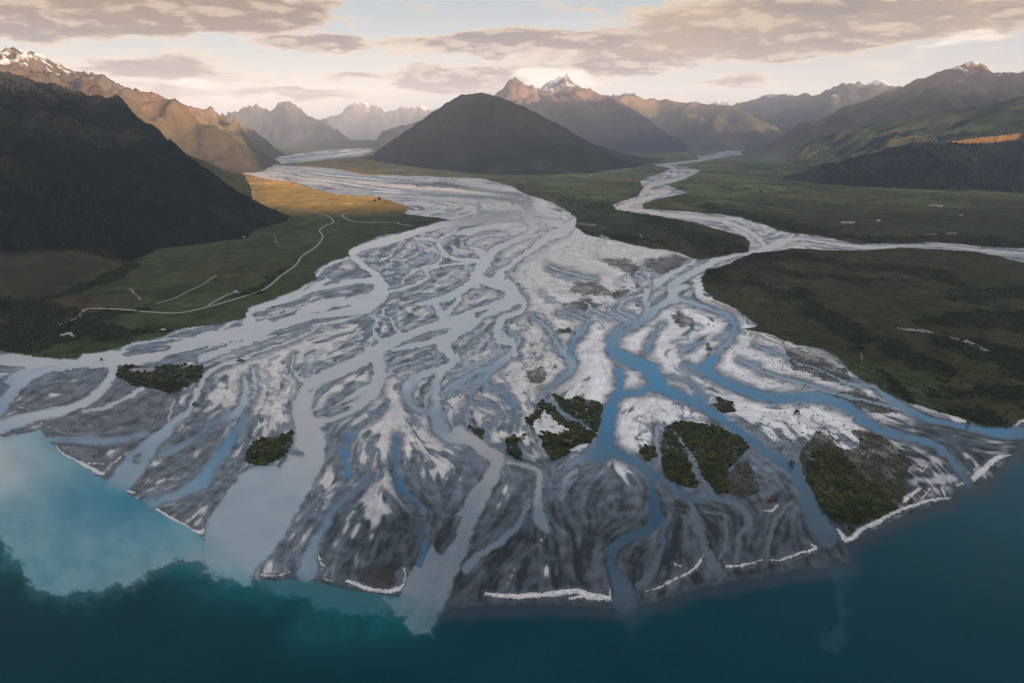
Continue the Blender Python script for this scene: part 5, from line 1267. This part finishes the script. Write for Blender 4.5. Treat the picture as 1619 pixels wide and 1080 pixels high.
road('R3', [(280,825),(340,802),(380,780),(395,757),(450,746),(600,752),(700,762),(850,766),(980,740),(1100,706),(1250,655),(1330,592),(1400,542),(1430,500),(1500,450),(1530,405),(1515,375),(1545,352),(1580,335),(1560,310),(1510,292)], 7.5, 'pale gravel road winding along the foot of the left pasture')
road('R3', [(1510,292),(1440,280),(1350,266),(1280,250),(1240,225),(1220,200),(1240,150),(1222,128)], 10, 'gravel road running on over the golden tussock')
road('R3', [(985,735),(1020,712),(1090,676),(1140,670)], 6, 'short farm track leaving the gravel road')
road('R4', [(490,368),(450,382),(460,396),(510,417),(620,420),(720,420),(735,428),(800,438)], 9, 'gravel track ending at the river bank')
road('R3', [(740,725),(830,695),(900,660),(960,632),(1025,588)], 3.5, 'faint farm track across the left pasture')
# ------------------------------------------------------------------ farm buildings
mats_b = dict(white=material('white_wall', .8, .3, attr=False, colour=(.38, .37, .35), var=((.5, .08),)), red=material('red_roof', .7, .3, attr=False, colour=(.35, .09, .06), var=((.5, .1),)),
              grey=material('grey_roof', .5, .4, attr=False, colour=(.28, .29, .30), var=((.5, .1),)), dark=material('dark_opening', .4, .5, attr=False, colour=(.02, .02, .025), var=((.5, .1),)))
def house(view, p, L, Wd, H, rot, wall, roof, label, zs=None):
    (u, v), = conv(view, [p]); x, y = to_ground(u, v)
    z = place_z(u, v) if zs is None else zs
    o = bpy.data.objects.new('farm_building', None); link(o); o.location = (float(x), float(y), z); o.rotation_euler = (0, 0, rot); o['label'] = label; o['category'] = 'building'
    L, Wd, H = L * .7, Wd * .7, H * .7
    l, w = L / 2, Wd / 2; e_ = 1.0; rh = Wd * .32
    V_ = [(-l,-w,-1),(l,-w,-1),(l,w,-1),(-l,w,-1),(-l,-w,H),(l,-w,H),(l,w,H),(-l,w,H),(-l,0,H+rh),(l,0,H+rh)]
    F_ = [(0,1,5,4),(1,2,6,5),(2,3,7,6),(3,0,4,7),(4,7,8),(5,9,6)]
    a_ = bpy.data.objects.new('wall', mesh_data('wall', V_, [], mats_b[wall])); a_.data.clear_geometry(); a_.data.from_pydata(V_, [], F_); a_.data.update(); link(a_); a_.parent = o
    V_ = [(-l-e_,-w-e_,H-.4),(l+e_,-w-e_,H-.4),(l+e_,0,H+rh+.3),(-l-e_,0,H+rh+.3),(-l-e_,w+e_,H-.4),(l+e_,w+e_,H-.4)]
    V_ += [(q_[0], q_[1], q_[2] + .35) for q_ in V_]
    F_ = [(6,7,8,9),(9,8,11,10),(0,3,2,1),(3,4,5,2),(0,1,7,6),(4,10,11,5),(0,6,9,3),(3,9,10,4),(1,2,8,7),(2,5,11,8)]
    r_ = bpy.data.objects.new('roof', mesh_data('roof', V_, F_, mats_b[roof])); link(r_); r_.parent = o
    V_, F_ = [], []
    for k in range(3):
        cx = (-.6 + .6 * k) * l; b0 = len(V_); V_ += [(cx-1.2,-w-.06,.2),(cx+1.2,-w-.06,.2),(cx+1.2,-w-.06,H*.75),(cx-1.2,-w-.06,H*.75)]; F_.append((b0,b0+1,b0+2,b0+3))
    d_ = bpy.data.objects.new('door', mesh_data('door', V_, F_, mats_b['dark'])); link(d_); d_.parent = o
house('R6', (1135, 338), 70, 22, 8, .1, 'white', 'red', 'long farm building with a dull red roof on the right plain')
house('R6', (1165, 342), 40, 18, 7, -.2, 'white', 'grey', 'smaller pale shed beside the red-roofed farm building')
house('R6', (856, 414), 26, 14, 7, 0, 'white', 'grey', 'small white farmhouse on the brown right plain')
house('R6', (1272, 386), 20, 12, 6, .3, 'white', 'grey', 'lone pale hut far right on the plain')
house('R3', (330, 872), 16, 10, 5, .3, 'white', 'grey', 'largest pale-roofed cottage among the left bank trees')
house('R3', (346, 880), 12, 8, 4.5, -.5, 'white', 'grey', 'cottage nearest the river among the left bank trees')
house('R3', (300, 878), 12, 8, 4.5, .9, 'white', 'grey', 'cottage at the left end of the bank clearing')
house('R3', (775, 852), 12, 8, 4, .2, 'white', 'grey', 'small white hut at the edge of the river bank')
house('R3', (1118, 670), 14, 9, 5, .2, 'white', 'grey', 'white farmhouse at the end of the short farm track')
house('R3', (1155, 412), 20, 12, 6, .1, 'white', 'grey', 'pale house at the forest corner above the pasture')
house('R5', (428, 183), 40, 20, 8, .1, 'white', 'grey', 'farmhouse at the foot of the dark middle hill')
# ------------------------------------------------------------------ air
def haze():
    x0, x1, y0, y1, z0, z1 = -40000, 40000, -31000, 46000, -5, 3020
    V_ = np.array([(x, y, z) for z in (z0, z1) for y in (y0, y1) for x in (x0, x1)], float)
    F_ = np.array([(0,2,3,1),(4,5,7,6),(0,1,5,4),(2,6,7,3),(0,4,6,2),(1,3,7,5)])
    m = bpy.data.materials.new('haze'); m.use_nodes = True; t = m.node_tree; t.nodes.clear()
    o_ = t.nodes.new('ShaderNodeOutputMaterial'); vp = t.nodes.new('ShaderNodeVolumePrincipled')
    vp.inputs['Color'].default_value = (.70, .79, 1.0, 1); vp.inputs['Density'].default_value = 2.1e-5; vp.inputs['Anisotropy'].default_value = 0
    t.links.new(vp.outputs[0], o_.inputs['Volume'])
    set_(mesh_np('haze', V_, F_, m, None, False), kind='stuff', label='thin bluish evening haze filling the valley')
haze()
scene.cycles.volume_bounces = 1; scene.cycles.max_bounces = 6
